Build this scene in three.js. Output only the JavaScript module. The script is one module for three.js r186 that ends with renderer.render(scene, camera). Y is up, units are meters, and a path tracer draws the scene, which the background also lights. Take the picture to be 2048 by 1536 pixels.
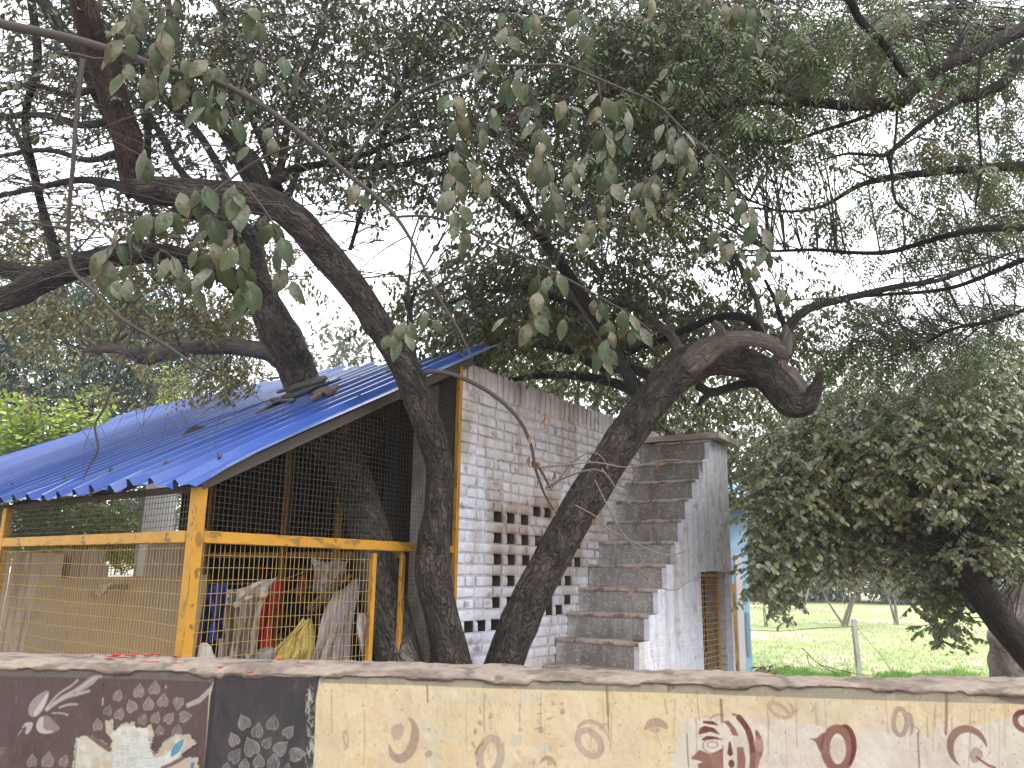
import * as THREE from 'three';

// ------------------------------------------------------------ camera, sky, sun, exposure
const F = 1651.2, TH = 0.2236, RO = 0.0146, EYE = 1.6;
const scene = new THREE.Scene();
const camera = new THREE.PerspectiveCamera(2 * Math.atan(768 / F) * 180 / Math.PI, 4 / 3, 0.1, 400);
camera.position.set(0, EYE, 0);
camera.rotation.set(TH, 0, RO, 'YXZ');
camera.userData.fStop = 0;
const SUN_DIR = new THREE.Vector3(0.62, 0.8, 0.42).normalize();
{
  const w = 128, h = 64, d = new Float32Array(w * h * 4);
  for (let j = 0; j < h; j++) for (let i = 0; i < w; i++) {
    const el = ((j + 0.5) / h - 0.5) * Math.PI, az = ((i + 0.5) / w - 0.5) * 2 * Math.PI;
    const v = new THREE.Vector3(Math.cos(el) * Math.cos(az), Math.sin(el), Math.cos(el) * Math.sin(az));
    const s = Math.max(0, v.dot(SUN_DIR)), k = (el < 0 ? 0.6 : 2.35) * (0.92 + 0.22 * Math.pow(s, 3));
    const o = (j * w + i) * 4;
    d[o] = k * 0.975; d[o + 1] = k * 0.995; d[o + 2] = k * 1.05; d[o + 3] = 1;
  }
  const sky = new THREE.DataTexture(d, w, h, THREE.RGBAFormat, THREE.FloatType);
  sky.mapping = THREE.EquirectangularReflectionMapping; sky.magFilter = THREE.LinearFilter; sky.needsUpdate = true;
  scene.background = sky; scene.environment = sky;
}
const sun = new THREE.DirectionalLight(0xfff1dc, 1.3);
sun.position.copy(SUN_DIR).multiplyScalar(60); sun.target.position.set(0, 0, -8);
sun.castShadow = true; sun.shadow.radius = 24; sun.shadow.mapSize.set(2048, 2048);
Object.assign(sun.shadow.camera, { left: -30, right: 30, top: 30, bottom: -30, near: 1, far: 150 });
scene.add(sun, sun.target);
scene.fog = new THREE.FogExp2(0xe6edf2, 0.0016);
const renderer = new THREE.WebGLRenderer({ antialias: true });
renderer.toneMapping = THREE.LinearToneMapping; renderer.toneMappingExposure = 1.24;
renderer.shadowMap.enabled = true;

// ------------------------------------------------------------ helpers
let seedState = 7;
function seed(n) { seedState = (n * 2654435761) >>> 0; }
function rnd() { seedState = (seedState + 0x6D2B79F5) >>> 0; let t = seedState; t = Math.imul(t ^ (t >>> 15), t | 1); t ^= t + Math.imul(t ^ (t >>> 7), t | 61); return ((t ^ (t >>> 14)) >>> 0) / 4294967296; }
const rr = (a, b) => a + (b - a) * rnd(), pick = a => a[Math.floor(rnd() * a.length)];
const clamp = (x, a = 0, b = 1) => Math.min(b, Math.max(a, x)), mix = (a, b, t) => a + (b - a) * t;
const sstep = (a, b, x) => { const t = clamp((x - a) / (b - a)); return t * t * (3 - 2 * t); };
const V = (x, y, z) => new THREE.Vector3(x, y, z);
const UP = V(0, 1, 0), CAM = V(0, EYE, 0);
function ray(px, py) {                         // direction of a picture point of the 2048 x 1536 photograph, one metre along the lens axis
  const U = px - 1024, W = py - 768, u = U * Math.cos(RO) + W * Math.sin(RO), v = -U * Math.sin(RO) + W * Math.cos(RO), yc = -v / F;
  return V(u / F, yc * Math.cos(TH) + Math.sin(TH), -(Math.cos(TH) - yc * Math.sin(TH)));
}
const P = (px, py, d) => ray(px, py).multiplyScalar(d).add(CAM);
const onH = (px, py, h) => { const r = ray(px, py); return r.multiplyScalar((h - EYE) / r.y).add(CAM); };
const onPlane = (px, py, pt, n) => { const r = ray(px, py); return r.multiplyScalar(pt.clone().sub(CAM).dot(n) / r.dot(n)).add(CAM); };
const hash = (x, y, z) => { let h = (Math.imul(x, 374761393) + Math.imul(y, 668265263) + Math.imul(z, 1274126177)) | 0; h = Math.imul(h ^ (h >>> 13), 1274126177); return ((h ^ (h >>> 16)) >>> 0) / 4294967296; };
function noise(x, y, z = 0, p = 0, py = p) {           // value noise, repeating every p cells when p > 0
  const X = Math.floor(x), Y = Math.floor(y), Z = Math.floor(z), fx = x - X, fy = y - Y, fz = z - Z;
  const w = (a, m) => m ? ((a % m) + m) % m : a, s = t => t * t * (3 - 2 * t), a = s(fx), b = s(fy), c = s(fz);
  const n = (i, j, k) => hash(w(X + i, p), w(Y + j, py), Z + k);
  const l = k => mix(mix(n(0, 0, k), n(1, 0, k), a), mix(n(0, 1, k), n(1, 1, k), a), b);
  return fz === 0 ? l(0) : mix(l(0), l(1), c);
}
function fbm(x, y, z = 0, o = 4, p = 0, py = p) { let s = 0, a = 0.5, t = 0; for (let i = 0; i < o; i++) { s += a * noise(x, y, z + i * 7, p, py); t += a; a *= 0.5; x *= 2; y *= 2; p *= 2; py *= 2; } return s / t; }
function tex(w, h, f, srgb = true, wrap = true) {   // f(u, v) -> [r, g, b] in 0..1 (sRGB when srgb) ; v runs up
  const d = new Uint8Array(w * h * 4);
  for (let j = 0; j < h; j++) for (let i = 0; i < w; i++) {
    const c = f((i + 0.5) / w, (j + 0.5) / h), o = (j * w + i) * 4;
    d[o] = clamp(c[0]) * 255; d[o + 1] = clamp(c[1]) * 255; d[o + 2] = clamp(c[2]) * 255; d[o + 3] = c.length > 3 ? c[3] * 255 : 255;
  }
  const t = new THREE.DataTexture(d, w, h, THREE.RGBAFormat);
  t.magFilter = THREE.LinearFilter; t.minFilter = THREE.LinearMipmapLinearFilter; t.generateMipmaps = true;
  if (wrap) t.wrapS = t.wrapT = THREE.RepeatWrapping;
  if (srgb) t.colorSpace = THREE.SRGBColorSpace;
  t.needsUpdate = true; return t;
}
const grey = g => [g, g, g];
const lerp3 = (a, b, t) => [mix(a[0], b[0], t), mix(a[1], b[1], t), mix(a[2], b[2], t)];
const rgb = (r, g, b) => [r / 255, g / 255, b / 255];
const rep = (t, x, y) => { t.repeat.set(x, y); return t; };
const std = o => new THREE.MeshStandardMaterial({ roughness: 0.9, side: THREE.DoubleSide, ...o });
const lin = (r, g, b) => new THREE.Color().setRGB(r, g, b);

class MB {                                     // collects triangles in world metres, then makes ONE named mesh under a parent
  constructor() { this.p = []; this.u = []; this.n = []; this.i = []; this.smooth = false; }
  get c() { return this.p.length / 3; }
  v(p, u, w, n) { this.p.push(p.x, p.y, p.z); this.u.push(u, w); if (n) this.n.push(n.x, n.y, n.z); else this.n.push(0, 0, 0); return this.c - 1; }
  quad(a, b, c, d, uv) {
    const n = b.clone().sub(a).cross(d.clone().sub(a)).normalize(), w = a.distanceTo(b), h = a.distanceTo(d);
    const q = uv || [[0, 0], [w, 0], [w, h], [0, h]], k = this.c;
    [a, b, c, d].forEach((x, j) => this.v(x, q[j][0], q[j][1], n)); this.i.push(k, k + 1, k + 2, k, k + 2, k + 3); return this;
  }
  tri(a, b, c, uv = [[0, 0], [1, 0], [0, 1]]) { const n = b.clone().sub(a).cross(c.clone().sub(a)).normalize(), k = this.c; [a, b, c].forEach((x, j) => this.v(x, uv[j][0], uv[j][1], n)); this.i.push(k, k + 1, k + 2); return this; }
  box(c, X, Y, Z) {                            // centre and three half-axis vectors, chamfered along its edges
    const at = (x, y, z) => c.clone().addScaledVector(X, x).addScaledVector(Y, y).addScaledVector(Z, z);
    const l = [X.length(), Y.length(), Z.length()], b = Math.min(0.004, Math.min(...l) * 0.25), k = l.map(q => 1 - b / q), ax = [0, 1, 2], ou = rnd(), ov = rnd();
    const pt = (f, s, i, si, j, sj) => { const q = [0, 0, 0]; q[f] = s; q[i] = si * k[i]; q[j] = sj * k[j]; return at(...q); };
    for (const f of ax) for (const s of [-1, 1]) {
      let [i, j] = ax.filter(q => q !== f); if ((f === 1 ? -s : s) < 0) [i, j] = [j, i];
      const uw = l[i] * 2, vh = l[j] * 2, uv = [[ou, ov], [ou + uw, ov], [ou + uw, ov + vh], [ou, ov + vh]];
      if (l[j] < l[i]) for (const q of uv) q.reverse();
      this.quad(pt(f, s, i, -1, j, -1), pt(f, s, i, 1, j, -1), pt(f, s, i, 1, j, 1), pt(f, s, i, -1, j, 1), uv);
    }
    for (const [f, g, e] of [[0, 1, 2], [1, 2, 0], [2, 0, 1]]) for (const s of [-1, 1]) for (const t of [-1, 1]) {
      const E = (a, se) => { const q = [0, 0, 0]; q[e] = se * k[e]; q[f] = s * (a ? 1 : k[f]); q[g] = t * (a ? k[g] : 1); return at(...q); };
      const A = [E(1, -1), E(1, 1), E(0, 1), E(0, -1)]; if (s * t < 0) A.reverse(); this.quad(...A);
    }
    return this;
  }
  bar(a, b, w, h, up = UP) {                   // straight bar of rectangular section
    const Z = b.clone().sub(a), X = Z.clone().cross(up).normalize(), Y = X.clone().cross(Z).normalize();
    return this.box(a.clone().add(b).multiplyScalar(0.5), X.multiplyScalar(w / 2), Y.multiplyScalar(h / 2), Z.multiplyScalar(0.5));
  }
  tube(pts, rad, sides = 8, wob) {             // wob(angle, along, i) -> radial factor
    let prev = null, nn = null, al = 0; const k0 = this.c, n = pts.length;
    for (let i = 0; i < n; i++) {
      const t = pts[Math.min(n - 1, i + 1)].clone().sub(pts[Math.max(0, i - 1)]).normalize();
      if (!nn) nn = Math.abs(t.y) < 0.9 ? t.clone().cross(UP).normalize() : t.clone().cross(V(1, 0, 0)).normalize();
      nn.addScaledVector(t, -nn.dot(t)).normalize(); const bb = t.clone().cross(nn);
      if (prev) al += pts[i].distanceTo(prev); prev = pts[i];
      const r = typeof rad === 'function' ? rad(i / (n - 1)) : Array.isArray(rad) ? rad[i] : rad;
      for (let s = 0; s <= sides; s++) {
        const g = s / sides * Math.PI * 2, d = nn.clone().multiplyScalar(Math.cos(g)).addScaledVector(bb, Math.sin(g));
        const q = wob ? wob(s === sides ? 0 : g, al, i) : 1;
        this.v(pts[i].clone().addScaledVector(d, r * q), s / sides, al, d);
      }
    }
    for (let i = 0; i < n - 1; i++) for (let s = 0; s < sides; s++) { const a = k0 + i * (sides + 1) + s, b = a + sides + 1; this.i.push(a, a + 1, b, a + 1, b + 1, b); }
    for (const [row, dir] of [[0, -1], [n - 1, 1]]) {
      const t = pts[row].clone().sub(pts[row ? row - 1 : 1]).normalize(), c = this.v(pts[row].clone(), 0.5, al, t), b = k0 + row * (sides + 1);
      for (let s = 0; s < sides; s++) dir > 0 ? this.i.push(c, b + s, b + s + 1) : this.i.push(c, b + s + 1, b + s);
    }
    return this;
  }
  grid(nu, nv, f, uvf) {                       // f(u, v) -> point, smooth
    const k = this.c; this.smooth = true;
    for (let j = 0; j <= nv; j++) for (let i = 0; i <= nu; i++) { const u = i / nu, v = j / nv, q = uvf ? uvf(u, v) : [u, v]; this.v(f(u, v), q[0], q[1]); }
    for (let j = 0; j < nv; j++) for (let i = 0; i < nu; i++) { const a = k + j * (nu + 1) + i, b = a + nu + 1; this.i.push(a, a + 1, b + 1, a, b + 1, b); }
    return this;
  }
  geo(o = V(0, 0, 0)) {
    const g = new THREE.BufferGeometry(), p = new Float32Array(this.p);
    for (let i = 0; i < p.length; i += 3) { p[i] -= o.x; p[i + 1] -= o.y; p[i + 2] -= o.z; }
    g.setAttribute('position', new THREE.BufferAttribute(p, 3)); g.setAttribute('uv', new THREE.BufferAttribute(new Float32Array(this.u), 2));
    g.setAttribute('normal', new THREE.BufferAttribute(new Float32Array(this.n), 3)); g.setIndex(this.i);
    if (this.smooth) g.computeVertexNormals(); return g;
  }
  build(name, m, parent, kind) { return put(name, this.geo(origin(parent)), m, parent, kind); }
}
const used = {};
const numbered = n => { used[n] = (used[n] ?? -1) + 1; return used[n] ? n + '_' + String(used[n]).padStart(3, '0') : n; };
function origin(p) { const o = V(0, 0, 0); for (; p && p !== scene; p = p.parent) o.add(p.position); return o; }
function put(name, geo, m, parent = scene, kind) {
  const o = new THREE.Mesh(geo, m); o.name = parent === scene ? numbered(name) : name; o.castShadow = o.receiveShadow = true; parent.add(o);
  if (kind) o.userData.kind = kind; return o;
}
function tag(o, label, category, group) { Object.assign(o.userData, { label, category }); if (group) o.userData.group = group; return o; }
function thing(name, at, label, category, group) { const o = new THREE.Group(); o.name = numbered(name); o.position.copy(at); scene.add(o); return tag(o, label, category, group); }
const bez = (pts, n) => new THREE.CatmullRomCurve3(pts, false, 'centripetal').getPoints(n);
const flat = p => V(p.x, 0, p.z);

// main directions of the place: A runs away along the brick wall, W out of it, B along the shed front
const A_ = 0.5745, B_ = 0.8544;
const dA = V(Math.sin(A_), 0, -Math.cos(A_)), dW = V(Math.cos(A_), 0, Math.sin(A_)), dB = V(-Math.sin(B_), 0, -Math.cos(B_));
const BASE = V(0.387, 0, -7.053), CORNER = BASE.clone().addScaledVector(dA, -3.5367);
const L3 = (u, h, w) => BASE.clone().addScaledVector(dA, u).addScaledVector(dW, w).setY(h);            // brick building frame
const S3 = (u, h, t) => CORNER.clone().addScaledVector(dA, u).addScaledVector(dB, t).setY(h);          // shed frame
const uvOnWall = (px, py, w = 0) => { const q = onPlane(px, py, L3(0, 0, w), dW).sub(BASE); return [q.dot(dA), q.y]; };

// ------------------------------------------------------------ materials
const barkH = (u, v) => {                      // fissured bark, repeating
  const wx = fbm(u * 8, v * 6, 1, 3, 8, 6) - 0.5, wy = fbm(u * 9, v * 8, 11, 3, 9, 8) - 0.5, a = Math.abs(noise(u * 28 + wx * 3.5, v * 9 + wy * 4, 3, 28, 9) * 2 - 1), b = Math.abs(fbm(u * 48 + wx * 6, v * 22 + wy * 7, 5, 2, 48, 22) * 2 - 1);
  return clamp(0.6 * Math.sqrt(a) + 0.6 * Math.sqrt(b) - 0.15 - 0.1 * noise(u * 9, v * 60, 9, 9, 60));
};
const barkTex = (lo, hi, dust, k) => tex(512, 512, (u, v) => { const h = barkH(u, v), n = fbm(u * 6, v * 4, k, 3, 6, 4); let c = lerp3(lo, hi, clamp(h * 0.9 + (n - 0.5) * 0.5)); return lerp3(c, dust, sstep(0.5, 0.85, fbm(u * 10, v * 10, k + 3, 4, 10)) * 0.45 * h); });
const barkBump = tex(512, 512, (u, v) => grey(barkH(u, v)), false);
const bark = (lo, hi, dust, k, bs = 0.018) => std({ map: barkTex(lo, hi, dust, k), bumpMap: barkBump, bumpScale: bs, roughness: 0.95 });
const M = {};
M.bark = bark(rgb(24, 20, 18), rgb(106, 94, 85), rgb(130, 119, 110), 1, 0.035);
M.barkRed = bark(rgb(28, 18, 15), rgb(84, 60, 50), rgb(98, 78, 68), 2, 0.03);
M.barkPale = bark(rgb(76, 69, 64), rgb(146, 137, 130), rgb(170, 162, 155), 3, 0.012);
M.barkHazed = bark(rgb(40, 36, 33), rgb(124, 115, 107), rgb(146, 138, 130), 5, 0.03);  // paler bark, haze in front of the trunk put into its colour
M.barkDark = bark(rgb(20, 17, 15), rgb(70, 62, 57), rgb(88, 80, 74), 4, 0.025);
M.twig = std({ color: lin(0.062, 0.052, 0.044) });
M.twigPale = std({ color: lin(0.16, 0.138, 0.118) });
const dirt = (s, k) => (u, v) => fbm(u * s, v * s, k, 5, 0);
M.yellow = std({ color: lin(.8, .78, .72), roughness: 0.6, map: tex(256, 256, (u, v) => { const n = fbm(u * 6, v * 14, 1, 4, 0), s = fbm(u * 30, v * 30, 4, 3); let c = lerp3(rgb(206, 154, 36), rgb(178, 130, 34), n); c = lerp3(c, rgb(120, 96, 56), sstep(0.56, 0.72, fbm(u * 11, v * 8, 8, 4)) * 0.75); return lerp3(c, rgb(70, 58, 44), sstep(0.68, 0.8, s) * 0.6); }), bumpMap: tex(128, 128, (u, v) => grey(fbm(u * 16, v * 16, 2, 3)), false), bumpScale: 0.002 });
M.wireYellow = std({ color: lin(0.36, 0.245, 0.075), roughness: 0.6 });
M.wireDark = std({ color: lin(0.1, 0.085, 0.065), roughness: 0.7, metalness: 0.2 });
M.darkWood = std({ color: lin(0.09, 0.072, 0.058), roughness: 0.85 });
M.roof = new THREE.MeshPhysicalMaterial({ side: THREE.DoubleSide, roughness: 0.36, clearcoat: 0.5, clearcoatRoughness: 0.22, map: tex(512, 512, (u, v) => { const n = fbm(u * 7, v * 3, 1, 4), e = (u * 4) % 1, band = sstep(0.3, 0.36, e) * sstep(0.64, 0.6, e) + 0.5 * sstep(0.72, 0.76, e) * sstep(0.84, 0.8, e), d = sstep(0.5, 0.8, fbm(u * 5, v * 2 + 3, 5, 5)) + 1.5 * band * sstep(0.3, 0.65, fbm(u * 4, v * 7, 9, 4, 4, 7)); const b = lerp3(rgb(24, 60, 140), rgb(36, 76, 156), n); return lerp3(b, rgb(136, 138, 144), Math.min(0.8, d * 0.5) + 0.03); }) });
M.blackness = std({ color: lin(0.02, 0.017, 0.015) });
M.plaster = std({ map: tex(256, 256, (u, v) => lerp3(rgb(196, 190, 180), rgb(150, 142, 132), sstep(0.4, 0.75, fbm(u * 6, v * 3, 1, 5)))), bumpMap: tex(128, 128, (u, v) => grey(fbm(u * 20, v * 20, 1, 3)), false), bumpScale: 0.004 });
M.cement = std({ color: lin(.46, .45, .42), map: tex(512, 512, (u, v) => { const n = fbm(u * 8, v * 8, 3, 5, 8), f = fbm(u * 60, v * 60, 5, 2, 60); let c = lerp3(rgb(184, 168, 156), rgb(140, 124, 115), sstep(0.35, 0.7, n)); c = lerp3(c, rgb(100, 88, 82), sstep(0.58, 0.78, fbm(u * 20, v * 20, 9, 3, 20)) * 0.6); return c.map(q => q + (f - 0.5) * 0.14); }), bumpMap: tex(256, 256, (u, v) => grey(fbm(u * 24, v * 24, 1, 4, 24)), false), bumpScale: 0.005 });

// ------------------------------------------------------------ ground, field
const groundTex = tex(1024, 1024, (u, v) => {
  const n = fbm(u * 10, v * 10, 1, 5, 10), g = fbm(u * 36, v * 36, 2, 4, 36), s = fbm(u * 160, v * 160, 4, 2, 160), w = sstep(0.36, 0.58, n * 0.55 + g * 0.45);
  const c = lerp3(rgb(192, 180, 150), lerp3(rgb(142, 158, 98), rgb(170, 182, 124), s), w); return c.map(q => q * (0.86 + 0.28 * s));
});
const soilTex = tex(512, 512, (u, v) => { const n = fbm(u * 12, v * 12, 1, 5, 12), s = fbm(u * 90, v * 90, 3, 2, 90); return lerp3(rgb(150, 130, 112), rgb(112, 96, 82), n).map(q => q * (0.85 + 0.3 * s)); });
{
  const g = new MB(), R = 180;
  g.quad(V(-R, 0, R * 0.3), V(R, 0, R * 0.3), V(R, 0, -R), V(-R, 0, -R));
  g.build('ground', std({ map: rep(soilTex, 0.25, 0.25) }), scene, 'structure');
  const f = new MB();
  f.quad(V(2.2, 0.004, -12.6), V(70, 0.004, -12.6), V(120, 0.004, -150), V(2.2, 0.004, -150));
  f.build('field', std({ map: rep(groundTex, 1 / 14, 1 / 14), roughness: 1 }), scene, 'structure');
}
// ------------------------------------------------------------ whitewashed brick building with the outside staircase
const SW = 0.7433, H0 = 1.0812, RISE = 0.2, TREAD = 0.1955, WALLTOP = 3.11, U0 = -1.4, U1 = 2.27, COURSE = 0.0785;
const HOLES = [];
{
  const holePx = [[997, 1031], [1023, 1031], [1051, 1032], [1075, 1033], [1096, 1034], [997, 1071], [1023, 1071], [1051, 1072], [1079, 1074], [1100, 1076], [996, 1113], [1024, 1113], [1053, 1113], [1081, 1114], [1156, 1088], [994, 1153], [1023, 1153], [1051, 1154], [1138, 1121], [1156, 1121],
    [993, 1195], [1022, 1195], [1050, 1194], [1117, 1155], [1137, 1155], [1099, 1194], [1136, 1191], [939, 1243], [964, 1242], [992, 1241], [1020, 1240], [1075, 1231], [1099, 1231], [1119, 1229]];
  for (const [x, y] of holePx) { const [u, h] = uvOnWall(x, y); HOLES.push({ u, c: Math.round(h / COURSE - 0.5) }); }
}
const building = thing('brick_building', BASE, 'whitewashed brick building with a pierced side wall and an outside concrete staircase', 'building');
const wallTex = tex(1024, 1024, (a, b) => {
  const u = U0 + a * (U1 - U0), h = b * 3.2, n = fbm(u * 3, h * 3, 1, 5), f = fbm(u * 26, h * 26, 4, 3);
  let c = lerp3(rgb(226, 229, 243), rgb(212, 213, 225), n);
  c = lerp3(c, rgb(212, 206, 200), sstep(1.6, 2.7, h + (n - 0.5) * 1.4) * 0.6);               // rain-washed dusty upper half
  c = lerp3(c, rgb(150, 132, 114), sstep(0.52, 0.75, fbm(u * 7, h * 1.6, 8, 4)) * 0.42 * sstep(1.3, 2.1, h));
  c = lerp3(c, rgb(120, 100, 84), sstep(0.66, 0.82, fbm(u * 16, h * 16, 12, 4)) * 0.45);
  let sootAndShade = 0; for (const q of HOLES) if (q.c * COURSE > 1.2) { const dx = (u - q.u) / 0.11, dy = (h - (q.c + 0.5) * COURSE) / (h > (q.c + 0.5) * COURSE ? 0.13 : 0.06); sootAndShade = Math.max(sootAndShade, Math.exp(-(dx * dx + dy * dy)) * clamp((q.c - 14) / 7)); }
  c = lerp3(c, rgb(112, 84, 54), sootAndShade * clamp(0.4 + f) * 0.8);
  c = lerp3(c, rgb(122, 108, 94), sstep(0.2, 0.0, WALLTOP - h) * 0.5 * (0.4 + n));
  c = lerp3(c, rgb(136, 124, 112), sstep(0.0, -0.35, u - 0.0 - (h - H0) / RISE * TREAD + 0.55) * 0 + sstep(0.38, 0.02, Math.abs(u + 0.16 - Math.max(0, (h - H0) / RISE * TREAD))) * 0.34 * (0.3 + n));  // splashed along the stairs
  return c.map(q => q * (0.9 + 0.2 * f));
}, true, false);
const grainBump = tex(512, 512, (u, v) => grey(0.6 * fbm(u * 24, v * 24, 1, 4, 24) + 0.4 * fbm(u * 90, v * 90, 2, 2, 90)), false);
M.brickWhite = std({ map: wallTex, roughness: 0.92 });
M.mortar = std({ map: wallTex, color: lin(0.86, 0.83, 0.8), roughness: 1 });
const wallUv = (u, h) => [(u - U0) / (U1 - U0), h / 3.2];
{
  const sh = new THREE.Shape([[U0 + 0.01, 0], [U1, 0], [U1, WALLTOP - 0.02], [U0 + 0.01, WALLTOP - 0.02]].map(q => new THREE.Vector2(...q)));
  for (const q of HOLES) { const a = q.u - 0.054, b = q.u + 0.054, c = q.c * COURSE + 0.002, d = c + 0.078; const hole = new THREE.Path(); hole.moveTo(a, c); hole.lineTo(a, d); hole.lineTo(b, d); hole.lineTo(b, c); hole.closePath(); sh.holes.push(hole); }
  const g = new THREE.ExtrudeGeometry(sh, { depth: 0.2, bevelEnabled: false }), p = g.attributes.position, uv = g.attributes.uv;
  for (let i = 0; i < p.count; i++) { const u = p.getX(i), h = p.getY(i), z = p.getZ(i), q = L3(u, h, -0.008 - z).sub(BASE), w = wallUv(u, h); p.setXYZ(i, q.x, q.y, q.z); uv.setXY(i, ...w); }
  g.computeVertexNormals();
  M.sootAndShade = std({ color: lin(.075, .062, .052) }); const wall = put('brick_wall', g, [M.mortar, M.sootAndShade], building);  // hole sides darkened: inner shade put into the colour, along with soot
  seed(11);
  const PU = [0, 0.1, 0.35, 0.65, 0.9, 1], PV = [0, 0.16, 0.5, 0.84, 1], list = [];
  const courses = Math.floor((WALLTOP - 0.13) / COURSE);
  for (let c = 0; c < courses; c++) {
    const holes = HOLES.filter(q => q.c === c).map(q => q.u).sort((x, y) => x - y), cuts = [];
    let u = U0 + 0.004; const lay = (a, b) => {
      while (b - a > 0.02) { let l = rnd() < (c % 2 ? 0.75 : 0.3) ? 0.108 : 0.224; l += rr(-0.008, 0.008); if (b - a - l < 0.06) l = b - a; cuts.push([a, Math.min(b, a + l)]); a += l + 0.009; }
    };
    for (const h of holes) { lay(u, h - 0.056); u = h + 0.056; }
    lay(u, U1 - 0.003);
    for (const [a, b] of cuts) list.push([a, b, c * COURSE + 0.003, (c + 1) * COURSE - 0.006]);
  }
  for (let u = U0; u < U1 - 0.05; u += 0.082) list.push([u, u + 0.074, courses * COURSE + 0.003, WALLTOP + rr(-0.006, 0.006)]);   // bricks on edge along the top
  const rest = new MB(), vis = [];
  for (const [a, b, c, d] of list) {
    const behind = (c < 1.0) || (a > 0.05 && d < H0 + Math.floor((a - 0.02) / TREAD) * RISE);
    const sink = rr(0.15, 1) ** 1.3, out = rr(-0.001, 0.005), k = rnd() * 99, tx = rr(-0.05, 0.05), ty = rr(-0.06, 0.06);
    const make = mb => mb.grid(5, 4, (x, y) => {
      const i = Math.round(x * 5), j = Math.round(y * 4), X = PU[i], Y = PV[j], e = (i % 5 === 0 ? 1 : 0) + (j % 4 === 0 ? 1 : 0);
      const n = noise(X * 4 + k, Y * 3, k) - 0.5, ex = (i === 0 ? 1 : i === 5 ? -1 : 0) * (0.001 + 0.005 * noise(Y * 2 + k, 5, 1)), ey = (j === 0 ? 1 : j === 4 ? -1 : 0) * (0.001 + 0.005 * noise(X * 3 + k, 9, 1)), corner = e === 2 ? 0.004 : 0;
      return L3(mix(a, b, X) + ex + Math.sign(ex) * corner, mix(c, d, Y) + ey, out + n * 0.005 + (X - 0.5) * tx * 0.1 + (Y - 0.5) * ty * 0.1 - (e ? 0.009 * sink + e * 0.001 : 0));
    }, (x, y) => wallUv(mix(a, b, x), mix(c, d, y)));
    if (!behind && vis.length < 300) { const m = new MB(); make(m); m.build('brick', M.brickWhite, wall); vis.push(1); } else if (!behind || c > 0.9) make(rest);
  }
  rest.build('brick_rest', M.brickWhite, wall, 'stuff');
}
// staircase: one block per step
const stepTex = tex(512, 512, (a, b) => {
  const n = fbm(a * 5, b * 5, 2, 5, 5), s = fbm(a * 22, b * 3, 5, 4, 22, 3), p = fbm(a * 50, b * 50, 8, 2, 50), w = sstep(0.16, 0.0, a + (n - 0.5) * 0.2);
  let c = lerp3(rgb(166, 163, 158), rgb(126, 122, 117), n); c = lerp3(c, rgb(106, 96, 89), sstep(0.5, 0.75, fbm(a * 5, b * 3, 11, 4, 5, 3)) * 0.5);
  c = lerp3(c, rgb(170, 166, 164), sstep(0.56, 0.76, s) * 0.55); c = lerp3(c, rgb(190, 186, 182), sstep(0.72, 0.8, p) * 0.5); c = lerp3(c, rgb(196, 192, 190), w * 0.75);
  c = lerp3(c, rgb(176, 172, 172), sstep(0.95, 1, a + (p - 0.5) * 0.04) * 0.7); return c.map(q => q * (0.88 + 0.24 * p));
});
M.step = std({ map: stepTex, bumpMap: grainBump, bumpScale: 0.004, roughness: 0.95 });
{
  M.tread = std({ map: M.cement.map, bumpMap: grainBump, bumpScale: 0.006, color: lin(.95, .95, .95) }); const core = new MB(), hb = H0 + 9 * RISE;
  core.box(L3(2.02, (hb + 1.72) / 2, SW / 2 - 0.02), dA.clone().multiplyScalar(0.24), V(0, (hb - 1.74) / 2, 0), dW.clone().multiplyScalar(SW / 2 - 0.05));
  const stairs = core.build('staircase', M.step, building);
  seed(21);
  for (let k = -5; k <= 9; k++) {
    const m = new MB(), u = k * TREAD, h = H0 + k * RISE, top = k === 9 ? h + 0.035 : h, v0 = rnd(), len = k === 9 ? 0.05 : TREAD + 0.02, rot = rr(-0.004, 0.004);
    const prof = [[0.006, top - RISE - 0.02], [0.004, top - RISE + 0.02], [0, top - 0.12], [0.002, top - 0.034], [-0.008, top - 0.03], [-0.011, top - 0.008], [-0.003, top], [0.05, top + 0.001], [len, top + 0.002]], NW = 22;
    let al = 0; const vs = prof.map((q, i) => { if (i) al += Math.hypot(q[0] - prof[i - 1][0], q[1] - prof[i - 1][1]); return al; });
    const body = (x, i) => {
      const w = 0.002 + x * (SW - 0.008), q = prof[i], e = (i > 2 && i < 7) ? 1 : 0.5;
      const n = (fbm(w * 14 + k * 31, i * 0.7, 3, 3) - 0.5) * 0.014 * e, chip = e * Math.max(0, noise(w * 22 + k * 17, 3, 5) - 0.75) * 0.05;
      return L3(u + q[0] + n + (i > 2 && i < 7 ? chip : 0), q[1] + (i >= 5 ? (fbm(w * 9 + k * 7, 2, 8, 3) - 0.5) * 0.012 - chip * 0.4 : 0) + rot * (x - 0.5), w);
    };
    m.grid(NW, 4, (x, y) => body(x, Math.round(y * 4)), (x, y) => [x * 0.985 + 0.005, v0 + vs[Math.round(y * 4)] * 1.4]);
    const step = m.build('step', M.step, building), tr = new MB(); tr.grid(NW, 5, (x, y) => body(x, 3 + Math.round(y * 5)), (x, y) => [x * 0.8 + k * 0.3, vs[3 + Math.round(y * 5)]]); tr.build('tread', M.tread, step);
  }
}
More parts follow.
